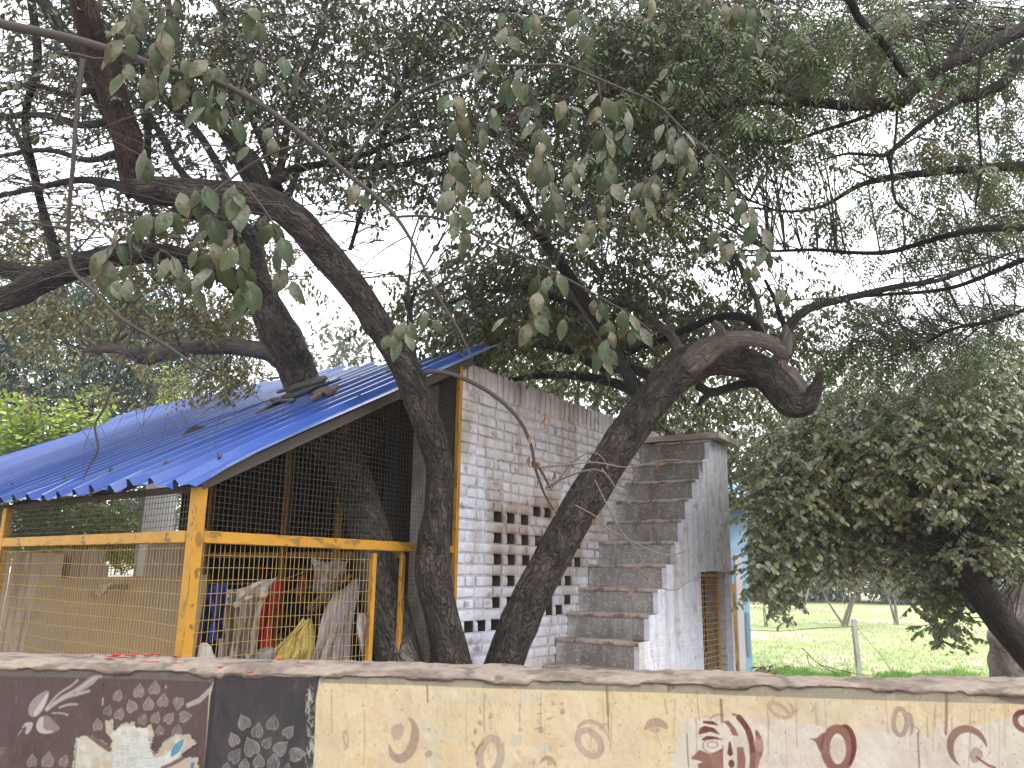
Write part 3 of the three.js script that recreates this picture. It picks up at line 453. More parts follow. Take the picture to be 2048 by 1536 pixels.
// ------------------------------------------------------------ painted boundary wall in front
const WT = 1.33, WA = flat(onH(0, 1330, WT)), WB = flat(onH(2048, 1378, WT)), dL = WB.clone().sub(WA).normalize(), dN = dL.clone().cross(UP).negate().normalize();
if (dN.z < 0) dN.negate();
const W3 = (s, h, n = 0) => WA.clone().addScaledVector(dL, s).addScaledVector(dN, n).setY(h);
const onFace = (px, py) => { const q = onPlane(px, py, WA, dN).sub(WA); return [q.dot(dL), q.y]; };
const S_MIN = -0.55, S_MAX = 3.35, H_MIN = 0.78, CW = 2048, CH = 300, PX = CW / (S_MAX - S_MIN), PY = CH / (WT - H_MIN);
const wallPaint = (() => {
  const cv = document.createElement('canvas'); cv.width = CW; cv.height = CH; const g = cv.getContext('2d');
  const C = (px, py) => { const [s, h] = onFace(px, py); return [(s - S_MIN) * PX, (WT - h) * PY]; };
  const U = PX * 2.45 / F;                                              // canvas pixels per photograph pixel
  const poly = (pts, fill, smooth) => { g.fillStyle = fill; g.beginPath(); const q = pts.map(p => C(...p)); if (smooth) { const n = q.length; g.moveTo((q[0][0] + q[n - 1][0]) / 2, (q[0][1] + q[n - 1][1]) / 2); q.forEach((p, i) => { const r = q[(i + 1) % n]; g.quadraticCurveTo(p[0], p[1], (p[0] + r[0]) / 2, (p[1] + r[1]) / 2); }); } else q.forEach((p, i) => i ? g.lineTo(...p) : g.moveTo(...p)); g.closePath(); g.fill(); };
  const line = (pts, w, col) => { g.strokeStyle = col; g.lineWidth = w * U; g.lineCap = 'round'; g.beginPath(); const q = pts.map(p => C(...p)); g.moveTo(...q[0]); for (let i = 1; i < q.length - 1; i++) g.quadraticCurveTo(q[i][0], q[i][1], (q[i][0] + q[i + 1][0]) / 2, (q[i][1] + q[i + 1][1]) / 2); g.lineTo(...q[q.length - 1]); g.stroke(); };
  const arc = (x, y, rx, ry, rot, a0, a1, w, col) => { const c = C(x, y); g.strokeStyle = col; g.lineWidth = w * U; g.lineCap = 'butt'; g.beginPath(); g.ellipse(c[0], c[1], rx * U, ry * U, rot, a0, a1); g.stroke(); };
  const disc = (x, y, rx, ry, rot, col) => { const c = C(x, y); g.fillStyle = col; g.beginPath(); g.ellipse(c[0], c[1], rx * U, ry * U, rot, 0, 7); g.fill(); };
  const crescent = (x, y, rx, ry, rot, a0, a1, w, col) => { // stroke that swells in the middle and tapers to its ends
    const c = C(x, y); g.fillStyle = col; g.beginPath(); const N = 40; for (let k = 0; k <= 2 * N; k++) { const t = k <= N ? k / N : 2 - k / N, a = mix(a0, a1, t), e = (k <= N ? 1 : -1) * w / 2 * Math.pow(Math.sin(Math.PI * clamp(t, 0.02, 0.98)), 0.6), X = (rx + e) * Math.cos(a), Y = (ry + e) * Math.sin(a); const q = [c[0] + (X * Math.cos(rot) - Y * Math.sin(rot)) * U, c[1] + (X * Math.sin(rot) + Y * Math.cos(rot)) * U]; k ? g.lineTo(...q) : g.moveTo(...q); } g.closePath(); g.fill(); };
  seed(91);
  // grounds: cream, white lower right, grey band, maroon and black panels
  g.fillStyle = 'rgb(228,210,176)'; g.fillRect(0, 0, CW, CH);
  for (let i = 0; i < 260; i++) { g.fillStyle = pick(['rgba(236,220,190,.25)', 'rgba(214,192,154,.22)', 'rgba(222,206,186,.3)', 'rgba(200,200,188,.18)', 'rgba(240,228,204,.3)']); const x = rnd() * CW, y = rnd() * CH; g.beginPath(); g.ellipse(x, y, rr(8, 60), rr(10, 90), rr(-.3, .3), 0, 7); g.fill(); }
  poly([[1370, 1437], [1500, 1436], [1560, 1440], [1640, 1452], [1740, 1464], [1860, 1468], [1930, 1458], [2000, 1440], [2060, 1412], [2300, 1400], [2300, 1700], [1330, 1700], [1345, 1520]], 'rgb(220,214,206)');
  for (let i = 0; i < 70; i++) { const x = rr(1380, 2200), y = rr(1480, 1640); const c = C(x, y); g.fillStyle = pick(['rgba(232,226,220,.3)', 'rgba(206,196,186,.25)']); g.beginPath(); g.ellipse(c[0], c[1], rr(6, 40), rr(8, 60), 0, 0, 7); g.fill(); }
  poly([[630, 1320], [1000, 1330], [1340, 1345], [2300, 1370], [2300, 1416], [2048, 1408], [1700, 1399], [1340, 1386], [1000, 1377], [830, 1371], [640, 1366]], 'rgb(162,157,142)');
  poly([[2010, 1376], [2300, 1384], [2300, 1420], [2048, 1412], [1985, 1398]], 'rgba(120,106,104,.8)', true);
  // bluish scraped patches on the cream
  for (const [x, y, w, h] of [[862, 1480, 20, 40], [865, 1500, 16, 50], [880, 1470, 34, 12], [1060, 1400, 24, 7], [1034, 1476, 8, 14], [960, 1400, 40, 12], [900, 1395, 30, 14], [1090, 1500, 9, 9], [870, 1530, 16, 26]]) for (let i = 0; i < 14; i++) disc(x + rr(-w, w), y + rr(-h, h), rr(2, 9), rr(2, 8), rr(0, 3), pick(['rgba(190,202,194,.3)', 'rgba(204,208,198,.3)', 'rgba(222,214,206,.4)']));
  const purple = 'rgb(92,75,76)';
  poly([[-700, 1240], [436, 1336], [418, 1380], [408, 1540], [408, 1760], [-700, 1760]], purple);
  poly([[-700, 1240], [436, 1336], [428, 1364], [300, 1359], [140, 1355], [0, 1352], [-700, 1322]], 'rgb(112,104,102)');
  for (let i = 0; i < 60; i++) disc(rr(-300, 400), rr(1380, 1640), rr(6, 40), rr(10, 50), 0, pick(['rgba(110,90,88,.2)', 'rgba(76,60,64,.22)', 'rgba(120,96,84,.16)', 'rgba(100,84,96,.2)']));
  poly([[434, 1338], [640, 1344], [632, 1400], [626, 1540], [622, 1760], [400, 1760], [408, 1540], [420, 1390]], 'rgb(56,54,59)');
  for (let i = 0; i < 70; i++) disc(rr(430, 610), rr(1350, 1640), rr(3, 20), rr(8, 44), 0, pick(['rgba(84,82,88,.2)', 'rgba(40,38,44,.25)', 'rgba(96,92,94,.14)']));
  for (let i = 0; i < 60; i++) { const y = rr(1366, 1540); line([[rr(612, 630), y], [rr(612, 630), y + rr(4, 26)]], rr(0.8, 2.6), 'rgba(196,196,190,.6)'); }
  // heart-shaped leaves, dry brush
  const heart = (x, y, s, rot, o = .75) => {
    const c = C(x, y); g.save(); g.translate(...c); g.rotate(rot); g.scale(s * U / 2, s * U / 2); const path = () => { g.beginPath(); g.moveTo(0, -1.25); g.bezierCurveTo(.25, -.7, .95, -.4, .85, .35); g.bezierCurveTo(.75, 1.0, .15, 1.0, 0, .62); g.bezierCurveTo(-.15, 1.0, -.75, 1.0, -.85, .35); g.bezierCurveTo(-.95, -.4, -.25, -.7, 0, -1.25); g.closePath(); };
    path(); g.fillStyle = `rgba(176,164,164,${o * .62})`; g.fill(); g.clip();
    for (let i = 0; i < 46; i++) { g.strokeStyle = pick(['rgba(214,206,206,.4)', 'rgba(150,138,140,.35)', 'rgba(92,78,80,.25)', 'rgba(222,214,212,.3)']); g.lineWidth = rr(.02, .09); const q = rr(-1, 1), w = rr(-1.3, .8); g.beginPath(); g.moveTo(q, w); g.lineTo(q + rr(-.3, .3), w + rr(.2, .8)); g.stroke(); }
    g.strokeStyle = 'rgba(226,218,216,.55)'; g.lineWidth = .12; path(); g.stroke(); g.strokeStyle = 'rgba(96,84,86,.5)'; g.lineWidth = .06; g.beginPath(); g.moveTo(0, -1); g.quadraticCurveTo(.1, 0, 0, .7); g.stroke(); g.restore();
  };
  const Z5 = (x, y) => [x / 2.926, 1290 + y / 2.926];
  for (const [x, y, s, r, o] of [[690, 297, 62, .2], [812, 272, 70, 0], [902, 255, 72, 0], [770, 360, 68, -.5, .9], [868, 348, 68, -.1], [952, 328, 70, 0], [1042, 340, 66, 3.2], [700, 405, 62, .3], [910, 428, 60, .3], [988, 430, 62, .6], [1080, 420, 66, 1.4], [835, 438, 58, .2, .55], [573, 468, 64, -.2], [632, 385, 56, .2, .4], [935, 500, 54, -.2, .6], [1035, 505, 62, .1, .5], [185, 680, 66, -.1, .6], [280, 675, 80, 0, .7], [375, 680, 60, .3, .6], [0, 620, 50, 1, .4],
    [1437, 450, 78, -.5], [1515, 500, 74, .1, .55], [1605, 455, 78, .1, .5], [1697, 505, 68, .6, .8], [1380, 550, 70, -.5, .9], [1480, 595, 96, -.5, .7], [1650, 600, 82, .8], [1745, 635, 84, 1.4, .7], [1385, 645, 76, .6, .4], [1525, 675, 72, -.1, .7], [1570, 570, 60, .6, .4], [1610, 680, 76, 0, .4], [1440, 700, 66, .1, .7], [1335, 715, 56, .1, .6], [1690, 715, 46, .1, .4], [1560, 780, 70, .4, .5]]) heart(...Z5(x, y), s / 2.926, r, o);
  // feathered flower at the left
  const white = 'rgba(206,198,196,.85)', soft = 'rgba(180,168,168,.6)', zp = l => l.map(q => Z5(...q));
  poly(zp([[290, 255], [284, 310], [250, 390], [205, 428], [162, 412], [166, 350], [210, 296]]), 'rgba(170,158,158,.85)', true); poly(zp([[292, 258], [262, 360], [208, 424], [190, 400], [240, 330]]), white, true);
  poly(zp([[240, 412], [290, 412], [340, 470], [362, 492], [300, 520], [230, 520], [206, 470]]), soft, true); poly(zp([[232, 420], [262, 420], [248, 500], [330, 500], [280, 524], [222, 512], [208, 468]]), white, true);
  poly(zp([[130, 460], [190, 445], [196, 470], [168, 524], [140, 520], [160, 480]]), white, true); poly(zp([[122, 488], [140, 496], [86, 552]]), soft, true); poly(zp([[118, 480], [165, 450], [140, 490]]), 'rgba(200,190,190,.7)', true);
  for (const [l, w] of [[[[270, 372], [330, 290], [420, 240], [455, 205]], 5], [[[274, 378], [350, 310], [440, 270], [540, 190], [590, 182]], 8], [[[276, 376], [360, 315], [440, 290], [520, 270]], 7], [[[350, 365], [400, 345], [450, 348]], 5], [[[310, 398], [350, 395], [400, 408]], 4]]) { line(zp(l), w, soft); line(zp(l), w * .5, 'rgba(196,190,188,.6)'); }
  poly(zp([[500, 215], [590, 181], [540, 235], [450, 285], [440, 275]]), 'rgba(196,194,194,.7)', true);
  poly(zp([[1085, 345], [1160, 310], [1236, 235], [1240, 268], [1170, 340], [1092, 370]]), 'rgba(190,182,182,.85)');
  line(zp([[602, 310], [600, 350]]), 2.5, 'rgba(220,214,210,.8)'); line(zp([[600, 225], [606, 250]]), 2, 'rgba(30,24,24,.7)'); line(zp([[968, 240], [968, 252]]), 2.5, 'rgba(220,214,210,.8)');
  // torn paper on the maroon panel
  const rough = l => l.flatMap((p, i) => { const q = l[(i + 1) % l.length], n = Math.max(2, Math.round(Math.hypot(q[0] - p[0], q[1] - p[1]) / 7)); return Array.from({ length: n }, (_, k) => [mix(p[0], q[0], k / n) + rr(-6, 6), mix(p[1], q[1], k / n) + rr(-6, 6)]); });
  const torn = zp(rough([[420, 760], [440, 590], [445, 545], [500, 530], [560, 545], [610, 560], [640, 600], [660, 560], [615, 500], [622, 445], [668, 430], [668, 500], [720, 460], [790, 448], [790, 480], [850, 480], [886, 462], [905, 520], [880, 600], [915, 640], [960, 560], [1030, 520], [1110, 525], [1150, 575], [1060, 640], [1080, 660], [1160, 655], [1165, 760]]));
  poly(torn.map(([x, y]) => [x + 3, y + 3]), 'rgba(70,52,40,.75)'); poly(torn, 'rgb(190,180,168)'); g.save(); g.beginPath(); torn.map(p => C(...p)).forEach((p, i) => i ? g.lineTo(...p) : g.moveTo(...p)); g.clip();
  poly(zp(rough([[640, 760], [660, 640], [650, 520], [720, 470], [780, 470], [860, 490], [880, 600], [900, 660], [980, 640], [1010, 600], [1040, 560], [1060, 640], [990, 700], [960, 760]])), 'rgb(212,216,216)'); poly(zp(rough([[440, 760], [450, 550], [540, 560], [640, 620], [660, 760]])), 'rgb(206,202,192)');
  for (let i = 0; i < 60; i++) disc(rr(146, 396), rr(1440, 1560), rr(3, 14), rr(2, 12), rr(0, 3), pick(['rgba(224,226,226,.4)', 'rgba(176,160,140,.3)', 'rgba(190,204,210,.35)', 'rgba(204,184,160,.3)']));
  for (let i = 0; i < 46; i++) { const x = rr(235, 300), y = 1470 + Math.floor(rnd() * 22) * 3.6; line([[x, y], [x + rr(4, 16), y]], 0.8, 'rgba(130,140,150,.4)'); }
  poly(zp([[1000, 640], [1010, 590], [1070, 548], [1078, 562], [1050, 630], [1000, 660]]), 'rgb(96,150,184)', true); poly(zp([[1120, 690], [1140, 684], [1134, 730], [1116, 726]]), 'rgb(90,120,160)'); line(zp([[450, 560], [435, 740]]), 3, 'rgba(130,140,150,.7)'); line(zp([[470, 480], [540, 540], [640, 610]]), 9, 'rgba(112,92,78,.9)'); line(zp([[950, 720], [1060, 680], [1160, 580]]), 6, 'rgba(96,76,66,.8)'); line(zp([[905, 630], [930, 570], [1000, 530]]), 7, 'rgba(120,98,82,.7)');
  { const c = C(...Z5(708, 522)); g.font = `${9 * U}px serif`; g.fillStyle = 'rgba(120,130,140,.7)'; g.fillText('24', ...c); } g.restore();
  // faded and maroon motifs on the cream and white
  const mv = 'rgba(150,126,120,.62)', mv2 = 'rgba(168,148,146,.55)', mr = 'rgba(104,50,44,.92)', mr2 = 'rgba(120,66,58,.75)', Z6 = (x, y) => [600 + x * .3613, 1310 + y * .3613], Z7 = (x, y) => [1300 + x * .3652, 1310 + y * .3652], z6 = l => l.map(q => Z6(...q)), z7 = l => l.map(q => Z7(...q));
  crescent(...Z6(565, 460), 22, 36, .2, -1.5, 2.7, 17, mv); poly(z6([[500, 385], [580, 382], [575, 440], [540, 482], [505, 460]]), mv2, true);
  disc(...Z6(252, 468), 6, 17, -.2, mv2); disc(...Z6(255, 462), 2, 8, -.2, 'rgb(228,210,176)'); line(z6([[222, 470], [206, 500], [212, 530]]), 1, mv2);
  arc(...Z6(1052, 560), 18, 30, .15, 0, 7, 14, mv2); poly(z6([[962, 530], [1000, 485], [1035, 475], [990, 520], [975, 570]]), mv, true);
  arc(...Z6(1602, 488), 17, 24, -.7, 0, 7, 11, mv2); crescent(...Z6(1618, 462), 26, 30, -.7, -2.2, .6, 8, mv2); line(z6([[1660, 410], [1680, 385], [1705, 382]]), 3, mv2);
  poly(z6([[1900, 410], [1930, 352], [1990, 344], [2040, 385], [2036, 420], [1990, 396], [1940, 398], [1912, 420]]), mv, true); poly(z6([[1918, 408], [1960, 395], [2005, 408], [1985, 434], [1945, 430]]), mv2, true); line(z6([[1970, 434], [1985, 470], [2000, 510]]), 2.2, mv2);
  crescent(...Z6(1370, 625), 14, 16, 0, -2.8, 0, 8, mv); disc(...Z6(1380, 600), 5, 5, 0, mv2);
  arc(...Z7(706, 303), 18, 9, .55, 0, 7, 7, mv2); crescent(...Z7(735, 300), 16, 14, .4, -1.5, 1.2, 6, mv2);
  arc(...Z7(1030, 515), 21, 33, .08, 0, 7, 15, mr2); crescent(...Z7(1062, 500), 17, 34, .1, -1.9, 1.2, 9, mr); poly(z7([[858, 456], [915, 462], [940, 425], [986, 424], [950, 470], [938, 545], [918, 500], [905, 470]]), mr2, true);
  arc(...Z7(1370, 366), 11, 22, .1, 0, 7, 8, mv); crescent(...Z7(1418, 376), 5, 18, 0, -1.6, 1.6, 7, mv); line(z7([[1430, 385], [1460, 395], [1480, 420]]), 2, mv);
  crescent(...Z7(1745, 515), 30, 33, 0, 2.2, 6.2, 13, 'rgba(128,92,82,.8)'); poly(z7([[1740, 545], [1780, 495], [1830, 530], [1810, 580], [1770, 600]]), mv, true); line(z7([[1790, 560], [1840, 600], [1890, 618]]), 4, mr2);
  arc(...Z7(2052, 362), 16, 15, .3, 1.2, 5.6, 9, mr);
  poly(z7([[290, 362], [345, 362], [376, 386], [330, 380], [292, 374]]), mr); poly(z7([[272, 402], [300, 388], [350, 400], [386, 436], [330, 420], [266, 436]]), mr); poly(z7([[280, 462], [310, 444], [350, 446], [404, 464], [350, 462], [292, 468]]), mr);
  arc(...Z7(345, 500), 17, 12, .1, -.3, 4.2, 3, mv); arc(...Z7(342, 492), 9, 5, 0, 0, 7, 2.4, mv); poly(z7([[226, 570], [270, 520], [330, 545], [400, 510], [404, 640], [270, 640], [262, 600], [290, 585]]), mr2);
  poly(z7([[400, 362], [432, 360], [470, 405], [486, 445], [452, 440], [436, 400]]), mr2); poly(z7([[432, 476], [442, 476], [456, 545], [438, 556], [424, 540]]), mr); disc(...Z7(447, 597), 5, 7, 0, mr); poly(z7([[476, 505], [512, 505], [524, 570], [520, 640], [480, 640]]), mr2);
  line(z7([[490, 345], [530, 390], [552, 450], [566, 530], [560, 640]]), 10, mr); line(z7([[330, 350], [360, 322], [400, 330]]), 3, mv); line(z7([[455, 325], [490, 335]]), 4, 'rgba(110,100,96,.8)'); poly(z7([[578, 400], [596, 425], [622, 470], [624, 530], [600, 580], [590, 640], [556, 640], [556, 560], [580, 470]]), mr2, true); poly(z7([[578, 400], [616, 450], [600, 470], [578, 450]]), mr, true);
  // drips, cracks, specks, scratches over everything
  for (let i = 0; i < 46; i++) { const x = rr(640, 2100), y = rr(1372, 1440); line([[x, y], [x + rr(-3, 3), y + rr(10, 40)], [x + rr(-4, 4), y + rr(30, 110)]], rr(.6, 3), pick(['rgba(150,124,96,.4)', 'rgba(128,100,80,.32)', 'rgba(190,160,116,.5)'])); }
  for (let i = 0; i < 60; i++) disc(rr(650, 2100), rr(1375, 1600), rr(5, 30), rr(8, 40), rr(-.4, .4), pick(['rgba(196,166,122,.16)', 'rgba(170,146,120,.14)', 'rgba(206,186,160,.2)', 'rgba(236,226,210,.2)']));
  for (let i = 0; i < 26; i++) { const x = pick([1060, 1085, 1100, 960, 880, 1320, 1120]) + rr(-24, 24), y = rr(1400, 1530); disc(x, y, rr(1, 6), rr(1, 8), rr(0, 3), pick(['rgba(128,100,72,.35)', 'rgba(150,120,84,.35)', 'rgba(110,100,110,.3)'])); }
  for (const [x, y, l, w] of [[854, 1370, 34, 3.2], [1213, 1368, 64, 3], [1337, 1356, 26, 5], [1342, 1356, 20, 6], [1330, 1398, 30, 1.4], [1836, 1466, 70, 3], [1892, 1388, 80, 5], [1442, 1400, 44, 5], [1374, 1470, 66, 2], [1394, 1380, 60, 1.2]]) line([[x, y], [x + 1, y + l * .5], [x + rr(-2, 6), y + l]], w, 'rgba(104,78,62,.55)');
  for (let i = 0; i < 900; i++) { const x = rr(640, 2200), y = rr(1360, 1640); disc(x, y, rr(.3, 1.9), rr(.3, 1.6), rr(0, 3), pick(['rgba(118,94,74,.5)', 'rgba(92,72,60,.45)', 'rgba(160,136,108,.5)', 'rgba(250,242,226,.5)'])); }
  for (let i = 0; i < 220; i++) { const x = rr(640, 2200), y = rr(1360, 1640), a = rr(-.6, .6) + (rnd() < .5 ? 0 : 1.57), l = rr(4, 22); line([[x, y], [x + Math.cos(a) * l * .5 + rr(-1, 1), y + Math.sin(a) * l * .5], [x + Math.cos(a) * l, y + Math.sin(a) * l]], rr(.4, 1.1), pick(['rgba(150,126,98,.4)', 'rgba(250,242,226,.35)', 'rgba(176,156,130,.4)'])); }
  for (let i = 0; i < 240; i++) { const x = rr(-200, 626), y = rr(1350, 1560), a = rr(-.5, .5) + 1.57, l = rr(3, 18); line([[x, y], [x + Math.cos(a) * l, y + Math.sin(a) * l]], rr(.4, 1.2), pick(['rgba(150,140,140,.22)', 'rgba(40,32,34,.3)', 'rgba(176,160,150,.18)'])); }
  for (let i = 0; i < 2600; i++) { const x = rnd() * CW, y = rnd() * CH; g.fillStyle = pick(['rgba(0,0,0,.06)', 'rgba(255,250,240,.08)', 'rgba(120,90,60,.07)']); g.fillRect(x, y, rr(1, 4), rr(1, 9)); }
  const t = new THREE.CanvasTexture(cv); t.colorSpace = THREE.SRGBColorSpace; t.anisotropy = 8; return t;
})();
const wallThing = thing('boundary_wall', W3(1.35, 0), 'long low roadside wall with faded painted motifs on maroon, black and cream panels', 'wall');
M.painted = std({ map: wallPaint, color: lin(.54, .535, .49), roughness: 0.88, bumpMap: rep(tex(512, 512, (u, v) => grey(0.55 * fbm(u * 12, v * 12, 71, 4, 12) + 0.45 * fbm(u * 70, v * 30, 73, 3, 70, 30)), false), 5, 0.75), bumpScale: 0.006 });
M.wallPlain = std({ color: lin(.56, .56, .56), map: rep(tex(256, 256, (u, v) => lerp3(rgb(226, 208, 176), rgb(190, 172, 142), fbm(u * 8, v * 8, 75, 5, 8))), 0.7, 0.7) });
{
  const f = new MB(), k = [S_MIN, onFace(428, 1400)[0], onFace(632, 1440)[0], S_MAX];
  const proud = s => 0.012 * sstep(0, 0.008, Math.min(s - k[1], k[2] - s)), NX = 390;
  const SS = []; for (let i = 0; i <= NX; i++) SS.push(mix(S_MIN, S_MAX, i / NX)); for (const q of [k[1], k[2]]) SS.push(q - 0.008, q, q + 0.008); SS.sort((a, b) => a - b);
  const face = (s, h) => (fbm(s * 2.2, h * 2.2, 81, 3) - 0.5) * 0.014 + (fbm(s * 12, h * 12, 83, 3) - 0.5) * 0.006 + proud(s);
  f.grid(SS.length - 1, 30, (x, y) => { const s = SS[Math.round(x * (SS.length - 1))], h = mix(H_MIN, WT - 0.008, y); return W3(s, h, face(s, h)); }, (x, y) => { const s = SS[Math.round(x * (SS.length - 1))]; return [(s - S_MIN) / (S_MAX - S_MIN), (mix(H_MIN, WT - 0.008, y) - H_MIN) / (WT - H_MIN)]; });
  f.build('painted_face', M.painted, wallThing);
  const b = new MB(); b.box(W3(1.35, (WT - 0.03) / 2, -0.118), dL.clone().multiplyScalar(8), V(0, (WT - 0.03) / 2, 0), dN.clone().multiplyScalar(0.098)); b.box(W3(1.4, H_MIN / 2, -0.02), dL.clone().multiplyScalar(7.9), V(0, H_MIN / 2, 0), dN.clone().multiplyScalar(0.018));
  for (const [a, c] of [[-6.6, S_MIN], [S_MAX, 9.4]]) b.box(W3((a + c) / 2, H_MIN + (WT - 0.04 - H_MIN) / 2, -0.013), dL.clone().multiplyScalar((c - a) / 2), V(0, (WT - 0.04 - H_MIN) / 2, 0), dN.clone().multiplyScalar(0.012));
  b.build('wall_body', M.wallPlain, wallThing);
  // worn cement cap, dripping raggedly over the front edge
  const c = new MB(), N = 1500, s0 = -6.6, s1 = 9.4, KK = 12;
  const rag = s => { const n = fbm(s * 5, 1, 85, 5), m = noise(s * 1.7, 3, 87); return 0.005 + 0.011 * sstep(0.54, 0.62, n) + 0.003 * m * m + 0.003 * noise(s * 60, 2, 4) + 0.006 * sstep(0.6, 0.7, noise(s * 14, 9, 2)); };
  const depth = W3(0, 0).distanceTo(W3(0, 0)) + 0.235;
  c.grid(N, KK, (x, y) => {
    const s = mix(s0, s1, x), j = Math.round(y * KK), pr = proud(s), n = fbm(s * 4, j * 0.4, 89, 4) - 0.5, fine = (noise(s * 45, j * 1.7, 5) - 0.5) * 0.006, r = rag(s), lip = 0.0025 + 0.003 * noise(s * 20, 7, 3), bump = 0.008 * sstep(0.5, 0.8, noise(s * 1.1 + 4, 2, 6));
    if (j === 0) return W3(s, WT - r - 0.004, pr - 0.012 + face(s, WT - r)); if (j === 1) return W3(s, WT - r, pr + lip + face(s, WT - r) - proud(s) + fine); if (j === 2) return W3(s, WT - r * 0.5, pr + lip * 1.2 + face(s, WT) - proud(s) + n * 0.005 + fine * 0.6); if (j === 3) return W3(s, WT - 0.003 + fine + n * 0.006, pr + lip * 0.2 + n * 0.006 - 0.003);
    if (j >= 11) return W3(s, j === 11 ? WT - 0.01 : WT - 0.06, -0.226);
    const q = (j - 3) / 8, pitf = sstep(0.62, 0.75, noise(s * 2.6, q * 3, 21)) * 0.012; return W3(s, WT + 0.008 * Math.sin(q * 2.6) + n * 0.012 + fine * 0.8 + bump * 0.6 - pitf, -q * depth * 0.98 + n * 0.004);
  }, (x, y) => [mix(s0, s1, x) * 1.2, y * 0.4]);
  c.build('cement_cap', M.cement, wallThing);
}
const capTop = (px, py) => { const p = onH(px, py, WT + 0.012); return p; };
{
  seed(95); M.petal = std({ color: lin(0.5, 0.04, 0.03), roughness: 0.7 }); M.petalDry = std({ color: lin(0.28, 0.06, 0.045), roughness: 0.8 });
  const petals = [[221, 1317, 9], [232, 1315, 7], [243, 1319, 8], [259, 1315, 8], [269, 1314, 8], [291, 1315, 6], [298, 1314, 8], [316, 1314, 7], [349, 1318, 9], [354, 1319, 6], [302, 1328, 11], [261, 1322, 6], [440, 1340, 8], [558, 1322, 7], [565, 1321, 6], [499, 1349, 5], [540, 1326, 3], [596, 1326, 4], [616, 1333, 4], [184, 1316, 5]];
  const words = ['largest', 'broad', 'small', 'curled', 'thin', 'flat'];
  petals.forEach(([x, y, s], i) => {
    const m = new MB(), c = capTop(x, y), l = s * 2.4 / F * 1.3, a = rr(-0.9, 0.9), X = dL.clone().multiplyScalar(Math.cos(a)).addScaledVector(dN, Math.sin(a)), Z = X.clone().cross(UP), cu = rr(0.2, 0.7);
    m.grid(6, 4, (u, v) => c.clone().addScaledVector(X, (u - 0.5) * 2 * l).addScaledVector(Z, (v - 0.5) * l * 1.1 * Math.sin(Math.PI * clamp(u * 0.9 + 0.08))).addScaledVector(UP, 0.004 + l * cu * ((v - 0.5) ** 2 * 2 + (u - 0.5) ** 2)), (u, v) => [u, v]);
    const o = m.build('fallen_petal', i % 3 === 2 ? M.petalDry : M.petal), zone = x < 435 ? 0 : 1, row = petals.map((q, j) => [q[0], j]).filter(q => (q[0] < 435 ? 0 : 1) === zone).sort((a, b) => a[0] - b[0]).findIndex(q => q[1] === i), ord = ['first', 'second', 'third', 'fourth', 'fifth', 'sixth', 'seventh', 'eighth', 'ninth', 'tenth', 'eleventh', 'twelfth', 'thirteenth', 'fourteenth'];
    tag(o, (i % 3 === 2 ? 'dull dark red' : 'bright red') + ' fallen petal, ' + ord[row] + ' from left on the wall top ' + (zone ? 'above the black panel' : 'above the maroon panel'), 'petal', 'red petals scattered on top of the painted wall');
  });
}
// ------------------------------------------------------------ trees: limbs traced in space, crowns of twigs and leaves
const LIMBS = {};
function limb(tree, key, name, pts, mat, opt = {}) {                      // pts: [x, y, radius] in the photograph, and distance
  const q = pts.map(p => V(p[0], p[1], 0)), P3 = pts.map(p => P(p[0], p[1], p[3])), len = P3.reduce((s, p, i) => i ? s + p.distanceTo(P3[i - 1]) : 0, 0);
  const n = Math.max(10, Math.min(150, Math.round(len / (opt.step || 0.035)))), curve = new THREE.CatmullRomCurve3(P3, false, 'centripetal'), path = [], rad = [], k = rnd() * 50, sides = opt.sides || 14, bump = opt.bump ?? 1;
  for (let i = 0; i <= n; i++) { const t = i / n * (pts.length - 1), a = Math.min(pts.length - 2, Math.floor(t)), f = t - a, sm = f * f * (3 - 2 * f); path.push(curve.getPoint(i / n)); rad.push(mix(pts[a][2] * pts[a][3], pts[a + 1][2] * pts[a + 1][3], sm) / F); }
  const m = new MB(), knots = Array.from({ length: opt.knots ?? 2 }, () => [rnd() * len, rnd() * 6.28, rr(0.12, 0.3)]);
  m.tube(path, rad, sides, (g, al) => { let w = 1 + bump * (0.16 * (fbm(Math.cos(g) * 1.4 + k, Math.sin(g) * 1.4 + al * 2.2, k, 3) - 0.5) * 2 + 0.07 * (fbm(Math.cos(g) * 5 + k, Math.sin(g) * 5 + al * 5, k + 5, 2) - 0.5) * 2); for (const [a, b, s] of knots) { const da = (al - a) / 0.06, dg = Math.atan2(Math.sin(g - b), Math.cos(g - b)) / 0.6; w += bump * s * 0.7 * Math.exp(-da * da - dg * dg); } return w; });
  m.smooth = sides > 8; 
  (LIMBS[key] ??= []).push(...path.filter((_, i) => i % 3 === 0));
  return m.build(name, mat, tree);
}
function leafGeo(L, W, fold, curl, prof = [[0, 0], [0.22, 0.72], [0.5, 1], [0.78, 0.66], [1, 0]], dir = 1) {
  const p = [], uv = [], ix = [], n = prof.length;
  prof.forEach(([x, w], i) => { const y = -curl * x * x * L; for (const s of [-1, 0, 1]) { p.push(x * L, y + (s ? fold * w * W * 0.5 : 0), s * w * W * 0.5 * (s < 0 ? dir : 1)); uv.push(0.5 + s * 0.5 * w, x); } });
  for (let i = 0; i + 1 < n; i++) for (const s of [0, 1]) { const a = i * 3 + s, b = a + 3; ix.push(a, a + 1, b + 1, a, b + 1, b); }
  const g = new THREE.BufferGeometry(); g.setAttribute('position', new THREE.Float32BufferAttribute(p, 3)); g.setAttribute('uv', new THREE.Float32BufferAttribute(uv, 2)); g.setIndex(ix); g.computeVertexNormals(); return g;
}
